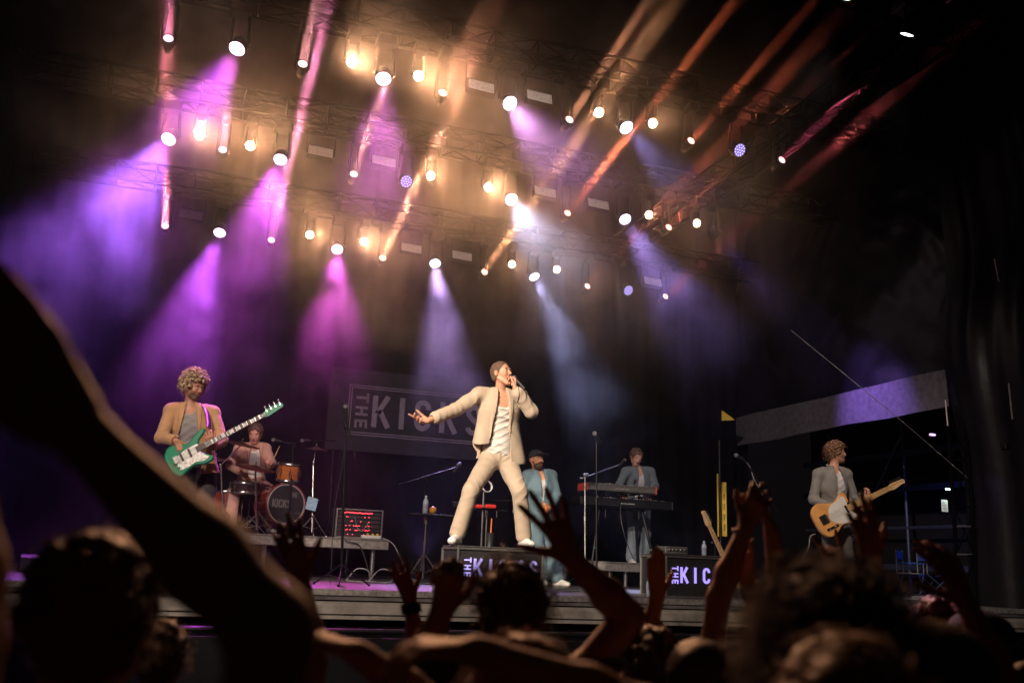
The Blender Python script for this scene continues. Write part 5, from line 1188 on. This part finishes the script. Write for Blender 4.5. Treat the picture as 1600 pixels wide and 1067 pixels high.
for i in range(5): cable(['thin patch cable looping over the lights of the rack case', 'second patch cable hanging in the middle of the rack case', 'patch cable at the right side of the rack case', 'short patch cable at the bottom of the rack case', 'patch cable crossing the rack case diagonally'][i], [(1.77+.15+.08*i,11.60,.487+.28-.03*i),(1.77+.2+.07*i,11.55,.60),(1.77+.30+.03*i,11.54,.56+.02*i),(1.77+.38+.02*i,11.6,.72-.03*i)], .003, 'grey_cable' if i % 2 else 'cable')
t = thing('power_strip_box', 'white box with yellow plugs on the drum riser corner', 'power box', (2.10,11.48,.487)); b = MB(); b.box((.10,.04,.02), (.24,.08,.04), bev=.006); b.build('housing', MT['white'], t)
for k in range(3): b = MB(); b.box((.06+k*.06,.04,.052), (.025,.03,.024), bev=.004); b.build('plug', mat('yellow_plastic', (.7,.45,.03), .4), t)
cable('black cable drooping from the drum riser corner to the stage floor', [(2.34,11.48,.50),(2.47,11.4,.42),(2.58,11.2,.15),(2.66,10.9,.01),(2.9,10.6,.008)], .007, 'grey_cable')
cable('thick cable hanging over the front of the drum riser', [(1.85,11.5,.50),(1.90,11.43,.44),(2.05,11.43,.40),(2.15,11.42,.2),(2.2,11.38,.01)], .008)
for i in range(3): cable(['pale looped cable end on the stage floor behind the tall stand', 'second pale cable loop on the stage floor behind the tall stand', 'flat dark cable by the foot of the drum riser'][i], [(1.75+.25*i,10.4,.01),(1.85+.25*i,10.35,.14 if i < 2 else .012),(1.98+.25*i,10.35,.12 if i < 2 else .012),(2.0+.25*i,10.45,.01),(1.8+.2*i,10.6,.008)], .007, 'grey_cable' if i < 2 else 'cable')
# side table with bottle
t = thing('side_table', 'small black tray on a chrome tripod with a bottle and an orange ball', 'stand', B3); tz = at(668,803,10.9).z
b = MB(); b.box((.06,0,tz-.012), (.52,.30,.024), bev=.006); b.build('tray', MT['black'], t); b = MB(); b.tube((0,0,.05), (0,0,tz-.03), .014, n=8); b.tube((0,0,tz*.55), (0,0,tz*.6), .022, n=8); b.tube((0,0,tz-.12), (0,0,tz-.03), .025, n=8); b.build('pole', MT['chrome'], t); tripod(t, (0,0,0), .26, .34, MT['chrome'], n=3, rot=.1); 
def bottle(label, loc, r=.033, h=.21, m=None):
    t = thing('water_bottle', label, 'bottle', loc, 'water bottles on the stage'); b = MB(); b.lathe([(0,0),(r,0),(r,h*.62),(r*.92,h*.70),(r*.4,h*.86),(r*.38,h*.92),(0,h*.92)], (0,0,0), None, 16); b.build('bottle_body', m or mat('bottle_plastic', (.45,.55,.62), .15, var=.05), t); b = MB(); b.lathe([(r*.45,h*.90),(r*.45,h),(0,h)], (0,0,0), None, 12); b.build('cap', mat('cap_blue', (.5,.55,.6), .4), t)
    b = MB(); b.lathe([(r*1.02,h*.28),(r*1.02,h*.52)], (0,0,0), None, 16); b.build('sleeve', mat('bottle_sleeve', (.3,.3,.45), .5), t)
bottle('water bottle on the small tray behind the singer', (B3.x-.03, B3.y-.05, tz+.002))
t = thing('ball', 'orange ball shaker resting on the small tray', 'shaker', (B3.x+.06, B3.y-.06, tz+.045)); b = MB(); b.ball((0,0,0), .045, n=8); b.build('shell', mat('amber_plastic', (.6,.28,.04), .35), t)
bottle('small water bottle standing on the second block', (5.17, 8.70, .427), .026, .15)
bottle('pale bottle on the floor left of the second block', (4.52, 8.66, .002), .036, .2)
bottle('bottle on the floor beside the cluster left of the first block', (2.33, 8.75, .002), .04, .2, MT['white'])
bottle('tall pale bottle on the floor right of the second block', (5.62, 8.62, .002), .036, .28)
t = thing('effects_box', 'small grey box with knobs on the second block', 'effects box', (4.70, 8.66, .427)); b = MB(); b.box((.13,.1,.04), (.26,.18,.075), bev=.006); b.build('housing', mat('grey_housing', (.16,.16,.15), .4, .5), t)
for k in range(5): b = MB(); b.lathe([(.013,0),(.011,.016),(0,.016)], (.04+.045*k,.005,.045), (0,-1,0), 10); b.build('knob', MT['chrome'], t)
# percussion rig behind the singer
P0 = at(752,850,11.0); P0 = Vector((P0.x, 11.0, 0)); t = thing('percussion_rig', 'chrome percussion stand with red pads, blocks and a tray', 'percussion stand', P0)
tripod(t, (0,0,0), .28, .25, MT['chrome'], rot=.9); zz = at(752,795,11).z
b = MB(); b.tube((0,0,.1), (0,0,at(752,768,11).z), .015, n=8); b.tube((.06,.02,.1), (.06,.02,zz), .012, n=8); b.build('pole', MT['chrome'], t)
b = MB(); b.box((.12,0,zz-.0), (.40,.03,.02)); b.tube((.12,-.02,at(765,782,11).z), (.36,-.02,at(785,781,11).z), .008, n=6); b.build('crossbar', MT['black_metal'], t)
for k, (px, w_) in enumerate(((748,.08),(766,.13))): b = MB(); p = at(px,791,10.95)-P0; b.box(p, (w_,.10,.045), bev=.012); b.build('red_pad', MT['red'], t)
b = MB(); b.box(at(714,788,10.95)-P0, (.12,.10,.06), bev=.008); b.tube(at(720,792,10.98)-P0, at(750,796,11)-P0, .008, n=6); b.build('wood_block', MT['black'], t)
for px in (729,759,776): b = MB(); b.tube(at(px,797,10.98)-P0, at(px,808,10.98)-P0, .006, n=6); b.build('hanging_chime', MT['chrome'], t)
t2 = thing('tambourine', 'white tambourine clamped on top of the percussion stand', 'tambourine', at(761,760,10.95)); b = MB(); d_ = Vector((.15,-1,.1)).normalized(); b.lathe([(.062,-.02),(.068,-.02),(.068,.02),(.062,.02),(.062,-.02)], (0,0,0), d_, 28); b.build('hoop', MT['white'], t2)
u_ = d_.orthogonal().normalized(); v_ = d_.cross(u_)
for k in range(7): a = k*.9; b = MB(); b.lathe([(0,.0),(.014,.002),(.014,.004),(0,.006)], (u_*math.cos(a)+v_*math.sin(a))*.065, (u_*-math.sin(a)+v_*math.cos(a)), 10); b.build('jingle', MT['chrome'], t2)
Pb = at(765,852,10.8); t = thing('stick_holder', 'dark cup holding an orange stick behind the block of the singer', 'stick holder', (Pb.x,10.8,.16)); zb = at(762,832,10.8).z-.16; b = MB(); b.lathe([(0,0),(.035,0),(.042,zb),(.036,zb),(.03,.02),(0,.02)], (0,0,0), None, 18); b.build('cup', MT['black'], t); b = MB(); b.tube((0,0,.02), (.012,0,zb+.17), .014, .008, n=8); b.build('orange_stick', MT['orange'], t); b = MB(); b.tube((0,0,-.158), (0,0,0), .014, n=8); b.lathe([(0,-.158),(.10,-.158),(.10,-.148),(0,-.148)], (0,0,0), None, 18); b.build('foot', MT['black'], t)
# spare guitar on its stand
G0 = at(1128,935,9.35); G0.z = 0; t = thing('guitar_stand', 'black stand holding the spare guitar upright', 'guitar stand', G0+Vector((0,.12,0))); tripod(t, (0,0,0), .25, .30, MT['black_metal'], rot=.2); b = MB(); b.tube((0,0,.1), at(1117,848,9.4)-t.location, .013, n=8); q = at(1117,848,9.38)-t.location; b.tube(q+Vector((-.04,0,0)), q+Vector((.04,0,0)), .012, n=6); b.tube(q+Vector((-.04,0,0)), q+Vector((-.05,-.06,.01)), .01, n=6); b.tube(q+Vector((.04,0,0)), q+Vector((.05,-.06,.01)), .01, n=6); b.build('neck_holder', MT['black_metal'], t)
g = thing('spare_guitar', 'spare electric guitar leaning on a stand beside the second block', 'guitar', at(1150,915,9.22)); guitar(g, at(1146,907,9.22), at(1096,799,9.38), None, 'tele2')
# pedals
t = thing('pedalboard', 'pedalboard cluttered with small boxes at the front right of the stage', 'pedalboard', (*at(1195,925,9.2)[:2], .0)); b = MB(); b.box((0,0,.03), (.5,.26,.02), Matrix.Rotation(.15,3,'X'), bev=.004); b.box((0,.1,.012), (.5,.03,.024)); b.build('board', MT['black'], t); rg = random.Random(8)
for k in range(7): b = MB(); b.box((-.2+.066*k, -.03+.06*(k%2), .062), (.055,.085,.04), Matrix.Rotation(.15,3,'X'), bev=.006); o_ = b.build('pedal', mat('pedal', [(.5,.5,.5),(.1,.2,.4),(.5,.1,.1),(.6,.5,.1),(.3,.3,.3),(.1,.4,.3),(.6,.6,.6)][k], .35, .3), t); b = MB(); b.lathe([(.010,0),(.010,.012),(0,.012)], (-.2+.066*k, -.05+.06*(k%2), .082), None, 8); b.build('footswitch', MT['chrome'], o_)
# folding director chairs in the wing
def chair(loc, rz, label):
    t = thing('folding_chair', label, 'chair', loc, 'folding canvas chairs in the wing', rot=(0,0,rz)); cv = mat('blue_canvas', (.05,.12,.35), .8); mt = MT['alu']; S_ = .82
    b = MB(); vs = [(-.24*S_,y,.42*S_-.03*math.sin(math.pi*(y+.2)/.4)*0) for y in (-.2,.2)]; n = 8; V = []
    for s_ in (0,-.012):
        for i in range(n+1):
            x = -.24*S_+.48*S_*i/n
            for y in (-.2*S_,.2*S_): V.append((x,y,.43*S_-.035*math.sin(math.pi*i/n)+s_))
    F = [(2*i,2*i+1,2*i+3,2*i+2) for i in range(n)]; F += [tuple(k+2*(n+1) for k in f[::-1]) for f in F]; b.add(V, F); b.build('seat', cv, t)
    b = MB(); b.box((0,.20*S_,.78*S_), (.48*S_,.014,.17*S_), bev=.005); b.build('backrest', cv, t)
    for y in (-.2*S_,.2*S_):
        b = MB(); b.tube((-.25*S_,y,.43*S_), (.25*S_,y,.01), .011, n=7); b.build('crossed_leg', mt, t); b = MB(); b.tube((.25*S_,y+.004,.43*S_), (-.25*S_,y+.004,.01), .011, n=7); b.build('crossed_leg', mt, t)
    for x in (-.25*S_,.25*S_):
        b = MB(); b.tube((x,.20*S_,.43*S_), (x,.20*S_,.88*S_), .011, n=7); b.tube((x,-.19*S_,.43*S_), (x,-.19*S_,.62*S_), .011, n=7); b.tube((x,-.2*S_,.43*S_), (x,.2*S_,.43*S_), .011, n=7); b.build('side_frame', mt, t)
        b = MB(); b.box((x,0,.63*S_), (.045,.44*S_,.02), bev=.005); b.build('armrest', cv, t)
    return t
c1 = at(1425,930,12.7); c2 = at(1462,930,12.9)
chair((c1.x, 12.7, 0), math.radians(35), 'left folding canvas chair with pale crossed legs in the wing'); chair((c2.x, 12.9, 0), math.radians(-15), 'right folding canvas chair with a blue back beside the tower')
# wing: small lamps, sheet of paper, rail, cable heap, yellow panel in the curtain gap
def small_spot(loc, tgt, col, pw, size, name='wing_light'): return spot(name, loc, tgt, col, pw, size, .7, .03)
p = at(1482,764,9.6); t = thing('work_lamp', 'small greenish-white work lamp above the paper notice', 'lamp', p); b = MB(); b.box((0,0,0), (.085,.03,.022), bev=.006); b.build('tube', emis('work_tube', (.75,1,.85), 6), t); b = MB(); b.box((0,.01,.02), (.10,.05,.02), bev=.004); b.build('hood', fx_black, t)
small_spot(p+Vector((0,-.04,-.02)), p+Vector((-.05,.12,-.6)), (.7,1,.9), 3, 120)
t = thing('notice', 'sheet of paper with printed lines pinned below the work lamp', 'notice', at(1476,790,9.63)); b = MB(); b.box((0,0,0), (.10,.004,.15)); b.build('sheet', MT['white'], t); b = MB()
for k in range(6): b.box((-.005,-.003,.05-k*.02), (.07-.02*(k%2),.001,.005))
b.build('printed_lines', MT['black'], t)
p = at(1457,679,10.6); t = thing('wing_lamp', 'small violet lamp glowing in the upper wing opening', 'lamp', p); b = MB(); b.box((0,0,0), (.10,.04,.03), bev=.01); b.build('face', emis('violet_face', (.7,.4,1), 2.2), t); b = MB(); b.box((0,.04,.01), (.11,.05,.05), bev=.01); b.build('body', fx_black, t)
p = Vector((11.9, 11.2, 2.75)); t = thing('blue_flood', 'blue flood light hung high in the wing', 'lamp', p); b = MB(); b.box((0,0,.06), (.2,.12,.1), bev=.02); b.build('body', fx_black, t); b = MB(); b.box((0,0,.005), (.16,.09,.006)); b.build('face', emis('blue_face', (.1,.2,1), 1.2), t); small_spot(p+Vector((0,0,-.02)), p+Vector((-.2,1.0,-2.6)), (.12,.18,1), 70, 130)
small_spot(at(1560,700,8.0), (9.0,9.1,.9), (.45,.2,1), 12, 50); t = thing('added_violet_flood', 'small violet flood added at the right to light the tower', 'lamp', at(1560,700,8.0)+Vector((.05,-.05,.02))); b = MB(); b.box((0,0,.0), (.08,.08,.08), bev=.01); b.build('body', fx_black, t)  # violet spot and its box added to colour the tower
for i, y_ in enumerate((822, 866)):
    b = MB(); a = at(1496,y_,9.0); c = at(1640,y_+4,8.8); b.tube(a, c, .014, n=8); tag(b.build('hand_rail', MT['alu']), ['upper violet-lit hand rail at the right edge', 'lower violet-lit hand rail at the right edge'][i], 'rail', 'hand rails at the right edge')
for i in range(7): rg = random.Random(20+i); x0 = 9.3+.5*rg.random(); cable(['coiled cable in the heap at the right end of the stage','second cable of the heap at the right end of the stage','cable snaking in front of the folding chairs','cable running past the foot of the tower','thick cable lying along the right edge of the stage floor','cable loop between the chairs and the tower','cable curling towards the far right curtain'][i], [(x0+rg.uniform(-1.2,1.2), 8.9+rg.random()*1.2+k*.12, .012+.05*abs(math.sin(k+i))) for k in range(7)], .012, 'grey_cable' if i % 2 else 'cable')
yel = mat('yellow_board', (.70,.48,.07), .6, var=.15, scale=10)
t = thing('yellow_panel', 'narrow yellow board standing behind a dark pole at the end of the backdrop', 'board', at(1131,840,13.0)); b = MB(); a = at(1127,753,13.0)-t.location; c = at(1136,838,13.0)-t.location; b.box((a+c)/2, (.085,.02,(a.z-c.z)), bev=.004); b.build('wide_board', yel, t); b = MB(); a = at(1121,740,13.05)-t.location; c = at(1123,838,13.05)-t.location; b.box((a+c)/2, (.03,.02,(a.z-c.z)), bev=.004); b.build('narrow_board', yel, t)
b = MB()
for k in range(4): b.box((.008,-.012,.16+.16*k), (.03,.004,.10))
b.build('stencilled_mark', mat('olive_print', (.28,.20,.03), .7), t); small_spot(Vector((8.0,12.0,1.6)), at(1131,800,13.0), (1,.8,.4), 14, 36)  # added spot without a fixture, brightens the yellow boards
t = thing('dark_pole', 'dark upright pole in front of the yellow board', 'pole', (at(1127,900,12.9).x, 12.9, 0)); b = MB(); b.tube((0,0,0), (-.01,0,2.3), .022, n=10); b.build('tube', MT['black_metal'], t); b = MB(); b.box((0,0,.01), (.3,.3,.016)); b.build('foot_plate', MT['black_metal'], t)
t = thing('pennant', 'small yellow triangular flap high on the end of the backdrop', 'flap', at(1128,655,13.0)); b = MB(); A = [at(1128,641,13.0)-t.location, at(1128,657,13.0)-t.location, at(1148,656,13.0)-t.location, at(1142,651,13.0)-t.location]; b.add(A+[a+Vector((0,.006,0)) for a in A], [(0,1,2,3),(7,6,5,4),(0,4,5,1),(1,5,6,2),(2,6,7,3),(3,7,4,0)]); b.build('cloth', yel, t)
small_spot(Vector((8.0,11.6,2.0)), at(1135,652,13.0), (1,.8,.4), 6, 25)  # another added spot, no lamp body, brightens the yellow flap
# floor monitors and crowd barrier
def wedge(loc, rz, label):
    t = thing('floor_monitor', label, 'monitor speaker', loc, 'wedge monitors on the stage', rot=(0,0,rz)); b = MB(); b.prism([(0,0),(.42,0),(.36,.10),(.10,.33),(0,.28)], lambda u, v, tt: Vector((tt, u, v)), -.28, .28); b.build('cabinet', MT['black_wood'], t); b = MB()
    n_ = Vector((0,.66,.75)); c = Vector((0,.235,.222)); b.box(c+n_*.006, (.50,.006,.30), Matrix.Rotation(math.radians(-41.5),3,'X')); b.build('grille', mat('speaker_grille', (.02,.02,.02), .5, .6, bump=.6, bscale=300), t); return t
wd = wedge((at(62,880,10.2).x, 10.2, 0), .2, 'wedge monitor with a blue-white indicator at the far left'); b = MB(); b.box((.2,-.004,.15), (.05,.004,.014)); b.build('indicator', emis('blue_led', (.45,.6,1), 5), wd); wd.scale = (.6, .6, .5)
wl = thing('barrier', 'black steel crowd barrier in front of the stage', 'barrier', (2.0, 7.3, -1.45))
b = MB(); b.tube((-5,0,1.18), (9,0,1.18), .02, n=8); b.build('top_rail', MT['black_metal'], wl); b = MB(); b.box((2,0.02,.58), (14,.02,1.1)); b.build('panel', MT['black_metal'], wl)
for k in range(12): b = MB(); b.box((-5+k*1.27,.08,.55), (.04,.05,1.1)); b.build('post', MT['black_metal'], wl)
rippled('stage_skirt', (-7,8.32), (19,8.32), -1.44, -.1, .02, 14, velvet, 5, label='black skirt cloth closing the front of the stage below the beam', cat='curtain')
# ------------------------------------------------------------------ the audience
GZ = -1.45
def crowd(label, head, hair, skin=(.33,.17,.10), shirt=(.03,.03,.035), R=None, L=None, look=(.12,1,.12), haircol=(.03,.018,.012), kk=None, h=.0075, rooty=None, dirx=0., hk=1., hh=.008, pants=(.02,.022,.03), cap=None):
    """head (px, py, depth); arms R / L: dict(el=(px,py,D), wr=(px,py,D), d=direction of the hand, n=palm, t=thumb, curl)"""
    c = A_(atD(*head)); k = kk or min(1.12, max(.82, (c[2]-GZ)/1.60)); hd = Head(c, look, (0,-.05,1), k*hk)
    fx = nrm(A_((look[0]*.5+dirx, 1, 0))); sx = A_((fx[1], -fx[0], 0))      # the figure's right in world x when it faces the stage
    nk = c-A_((0,0,.155*k))-fx*.02; P = A_((c[0], c[1]-.02, 0))-fx*.02; P[2] = GZ+.93*k
    if nk[2]-P[2] < .42: P[2] = nk[2]-.45
    J = dict(neck=nk, pelvis=P, shR=nk+sx*.17*k-A_((0,0,.055*k)), shL=nk-sx*.17*k-A_((0,0,.055*k)))
    for q, s_ in (('R',1),('L',-1)):
        a = R if q == 'R' else L
        if a:
            J['el'+q] = A_(atD(*a['el'])); J['wr'+q] = A_(atD(*a['wr']))
            up = nrm(J['el'+q]-J['sh'+q]); J['sh'+q] = J['sh'+q]+up*.02+A_((0,0,max(0, up[2])*.05))
        else: J['el'+q] = J['sh'+q]+A_((0,0,-.28))*k+sx*s_*.05; J['wr'+q] = J['el'+q]+fx*.12*k+A_((0,0,-.21))*k
        J['hip'+q] = P+sx*s_*.09*k-A_((0,0,.05)); z = (P[2]-GZ-.1); J['kn'+q] = A_((*(P+sx*s_*.1+fx*.03)[:2], GZ+.1+z*.48)); J['an'+q] = A_((*(P+sx*s_*.11)[:2], GZ+.095)); J['to'+q] = A_((*(P+sx*s_*.13+fx*.15)[:2], GZ+.035))
    root = thing('person', label, 'person', (float(P[0]), float(P[1]), GZ), 'audience in front of the stage')
    hs = {}
    for q, a in (('R',R),('L',L)):
        s_ = 1 if q == 'R' else -1
        if a and 'd' in a: hs[q] = dict(d=a['d'], n=a.get('n', (0,1,0)), t=a.get('t', (-s_,0,0)), curl=a.get('curl', (.15,.12,.12,.15,.2)), spread=a.get('spread', .15), k=a.get('k', 1.0), out=a.get('out', .8))
        else: hs[q] = dict(d=nrm(J['wr'+q]-J['el'+q]), n=tuple(-sx*s_), t=tuple(fx), curl=(.3,.35,.4,.45,.5))
    f = Fig(J, hd, k, hL=hs['L'], hR=hs['R'], front=fx)
    sk = skin_set('crowd_'+root.name, skin, haircol); put(f.body(), 'body', sk, root, h, hd.paint())
    hm = mat('hair_'+root.name, haircol, .5, var=.5, scale=60)
    if hair == 'short': put(hair_short(hd, .014, n_amp=.006), 'hair', hm, root, hh); strands('hair_wisp', hd, 320, .035, hm, root, 3, -.03, .012, R=.012, wdt=.0009)
    elif hair == 'buzz': put(hair_short(hd, .006, n_amp=.002), 'hair', hm, root, hh)
    elif hair == 'tall': put(hair_curls(hd, .012, 160, .026, -.05, 4, tall=.05, jit=.008), 'hair', hm, root, hh); strands('hair_wisp', hd, 600, .06, hm, root, 5, -.03, .014, R=.02, wdt=.0009, down=.2)
    elif hair == 'curly': put(hair_curls(hd, .034, 800, .012, -.09, 6, tall=.036, wide=1.0, jit=.012), 'hair', hm, root, hh); strands('hair_wisp', hd, 3000, .055, hm, root, 9, -.09, .02, R=.036, wdt=.0012, down=.15, amp=1.6)
    elif hair == 'long':
        S_ = hair_curls(hd, .014, 220, .022, -.07, 7, tall=.02, jit=.008, long_back=.04)
        S_.u(Cone(hd.p(0,-.06,.0), hd.p(0,-.085,-.19), .085*k, .07*k), .03); S_.disp = lambda p: .005*np.sin(p[:, 0]*190+3*wob(p, 20)); put(S_, 'hair', hm, root, hh); strands('hair_wisp', hd, 400, .09, hm, root, 5, -.05, .02, R=.015, wdt=.0009, down=.9)
    if cap:
        S_ = SDF(); S_.u(hd.ell((0,-.012,.045), (.094,.11,.09)), 0); S_.sub(Box(hd.p(0,0,-.06), (.2,.2,.085), hd.M, .005), .004); S_.u(hd.ell((0,.13,.028), (.07,.075,.008)), .005); put(S_, 'cap', mat('cap_'+root.name, cap, .8), root, hh)
    make_shirt(f, shirt, root, .014, .0, sleeves=.5, h=.010, amp=.9, name='t_shirt'); make_trousers(f, pants, root, .02, .03, h=.013)
    shoes(f, root, (.03,.03,.03), GZ, .013)
    return f, root
def up(dx=0., dy=0.): return (dx, dy, 1)
def band(root, f, q, col, w=.02, label='wristband', r=.030):
    a = f.J['el'+q]; b = f.J['wr'+q]; d = nrm(b-a); c = b-d*.025; o = Vector(c-A_(root.location)); m_ = MB()
    m_.lathe([(r,-w/2),(r+.004,-w/2),(r+.004,w/2),(r,w/2),(r,-w/2)], o, d, 20); m_.build(label, mat(label+root.name, col, .5, var=.1), root)
def audience():
    SK = (.36,.185,.11)
    # the arm that crosses the picture, out of focus
    crowd('spectator nearest the camera whose bare arm sweeps across the whole left side', (60,1520,.92), 'short', SK, (.05,.04,.045), R=dict(el=(425,985,.80), wr=(118,668,.82), d=nrm(XC*(-.62)+YC*.78), n=(0,.9,-.2), t=(-1,0,-.6), curl=(.3,.05,.05,.05,.1), spread=.03, k=1.15, out=.35), kk=.93, h=.006, hk=1.0)
    crowd('spectator at the far left edge, only a blurred forearm in view', (-330,1300,1.0), 'short', SK, (.05,.04,.045), R=dict(el=(-62,1000,.92), wr=(-66,690,.92), d=up(-.1), n=(0,1,0)), kk=.98)
    crowd('spectator with tall dark hair and an ear showing, at the lower left', (140,975,1.36), 'short', SK, (.02,.02,.025), haircol=(.06,.022,.010), hk=1.0, hh=.006)
    crowd('small round brown-haired head low between the tall dark hair and the big arm', (248,1030,2.85), 'short', SK, (.02,.02,.025), haircol=(.09,.035,.015), hk=1.02)
    f, r = crowd('spectator with slim raised hand and black wristband in front of the equipment rack', (668,1150,3.1), 'long', (.38,.15,.10), (.03,.02,.025), R=dict(el=(655,1035,3.1), wr=(641,938,3.15), d=nrm(XC*-.32+YC), n=(0,1,0), t=(1,0,0), curl=(.25,.1,.08,.1,.14), spread=.1), haircol=(.05,.02,.01))
    band(r, f, 'R', (.01,.01,.01), .035)
    f, r = crowd('auburn-haired spectator before the singer, one fist up, the other hand spread wide', (796,958,2.3), 'short', (.36,.17,.10), (.02,.018,.018),
          L=dict(el=(655,1045,2.2), wr=(690,958,2.2), d=nrm(XC*.25+YC), n=(0,1,0), t=(.5,0,0), curl=(.8,1.1,1.1,1.15,1.2), spread=.02),
          R=dict(el=(982,962,2.35), wr=(892,872,2.35), d=nrm(XC*-.42+YC*.9), n=(0,1,.1), t=nrm(XC*-.8-YC*.3), curl=(.1,.12,.1,.14,.2), spread=.26, out=1.0), haircol=(.10,.032,.012), hk=.93, hh=.006)
    strands('hair_wisp', f.h, 260, .04, bpy.data.materials['hair_'+r.name], r, 12, .02, .02, R=.015, wdt=.0013, down=.1)
    crowd('orange-haired head at the bottom edge with a forearm folded across in front', (812,1120,1.5), 'short', SK, (.06,.04,.03), R=dict(el=(1010,1112,1.45), wr=(745,1018,1.4), d=nrm(XC*-1+YC*.1), n=(0,.2,-1), t=(0,1,.2), curl=(.3,.5,.6,.6,.6)), haircol=(.20,.06,.015), hk=1.05)
    crowd('spectator at the bottom edge below the rack, forearm slanting up to the left', (760,1300,1.6), 'short', SK, (.02,.02,.02), L=dict(el=(668,1105,1.55), wr=(562,1022,1.55), d=nrm(XC*-.9+YC*.35), n=(0,.2,-1), t=(0,1,0), curl=(.3,.6,.6,.6,.6)))
    crowd('spectator with flat joined fingers raised just left of the second block', (1016,1048,2.95), 'long', (.38,.19,.12), (.02,.02,.025), L=dict(el=(1000,1030,3.0), wr=(1026,938,3.05), d=nrm(XC*.0+YC), n=(0,1,0), t=(1,0,0), curl=(.2,.06,.05,.05,.07), spread=.0), R=dict(el=(1085,1075,3.2), wr=(1050,1015,3.3), d=nrm(XC*-.6+YC*.8), n=(0,1,0), curl=(.4,.5,.5,.5,.5)), haircol=(.07,.04,.022))
    crowd('dark round head low in front of the second block', (1092,1078,2.1), 'buzz', SK, (.03,.02,.02), haircol=(.06,.04,.03))
    f, r = crowd('spectator clapping overhead under the slanted microphone, thin bracelet on the wrist', (1160,1085,2.75), 'short', (.38,.19,.12), (.02,.02,.025),
          L=dict(el=(1122,935,2.7), wr=(1166,822,2.75), d=nrm(XC*.4+YC*.9), n=(.6,.7,.1), t=(-.5,0,.5), curl=(.35,.45,.5,.55,.6), spread=.18, k=1.0),
          R=dict(el=(1222,960,2.75), wr=(1206,832,2.78), d=nrm(XC*-.3+YC*.9), n=(-.7,.6,.1), t=(.6,-.3,.2), curl=(.3,.5,.6,.6,.7), spread=.2))
    band(r, f, 'L', (.4,.38,.35), .008, 'bracelet')
    f, r = crowd('spectator pointing one finger straight up, black watch on wrist', (1250,1100,3.0), 'short', (.40,.20,.12), (.02,.02,.02), L=dict(el=(1198,1010,2.9), wr=(1168,908,2.9), d=nrm(XC*-.1+YC), n=(0,.95,.0), t=(1,0,0), curl=(.9,.04,1.2,1.25,1.3), spread=.04, out=.4))
    band(r, f, 'L', (.01,.01,.01), .04, 'watch')
    crowd('spectator with a huge mop of dark curls at the lower right', (1290,1040,1.52), 'curly', SK, (.02,.02,.02), haircol=(.04,.02,.014), hk=.86, hh=.006)
    crowd('fair-haired rounded head at the very bottom below the mop of curls', (1318,1140,1.2), 'short', SK, (.05,.03,.02), haircol=(.16,.085,.04), hk=.95)
    crowd('spectator with a light cloth cap at the bottom right', (1452,1102,1.5), 'buzz', SK, (.05,.04,.04), haircol=(.10,.06,.04), cap=(.12,.10,.08), hk=1.05)
    crowd('spectator making a two-finger sign in front of the guitar player', (1350,1130,3.1), 'short', (.38,.19,.12), (.02,.02,.02), L=dict(el=(1345,985,3.0), wr=(1322,898,3.0), d=nrm(XC*-.45+YC*.9), n=(0,1,0), t=nrm(XC*-1-YC*.6), curl=(.1,.05,1.2,1.2,.08), spread=.2, out=1.3, k=1.1))
    crowd('spectator with an arm held straight up beside the tan guitar', (1420,1085,2.3), 'short', (.36,.17,.1), (.02,.02,.02), L=dict(el=(1368,980,2.3), wr=(1362,885,2.3), d=nrm(XC*-.1+YC), n=(0,1,0), t=(1,0,0), curl=(.2,.15,.15,.2,.25), spread=.06))
    crowd('spectator at the right with a cupped hand raised in front of the folding chairs', (1640,1130,2.1), 'long', (.30,.13,.09), (.03,.02,.03), L=dict(el=(1568,1065,2.1), wr=(1508,938,2.15), d=nrm(XC*-.45+YC*.9), n=(0,1,0), t=(-.5,0,.5), curl=(.4,.3,.35,.4,.4), spread=.08))
    crowd('red-haired head turned sideways at the right below the folding chairs', (1471,1008,3.2), 'long', (.40,.18,.13), (.03,.02,.02), haircol=(.20,.06,.04), look=(.9,.5,0))
    crowd('spectator in a dark cap right of the red-haired head', (1528,1018,2.9), 'buzz', SK, (.02,.02,.02), cap=(.03,.025,.03), look=(-.6,.9,0))
    crowd('spectator hidden behind the big arm, only a dark blurred hand before the bass drum', (560,1180,2.3), 'short', (.28,.14,.09), (.02,.02,.02), L=dict(el=(490,1030,2.25), wr=(470,905,2.2), d=nrm(XC*-.25+YC), n=(0,1,0), curl=(.2,.2,.2,.25,.3), spread=.1))
singer(); bassist(); drummer(); percussionist(); keyboardist(); guitarist(); audience()
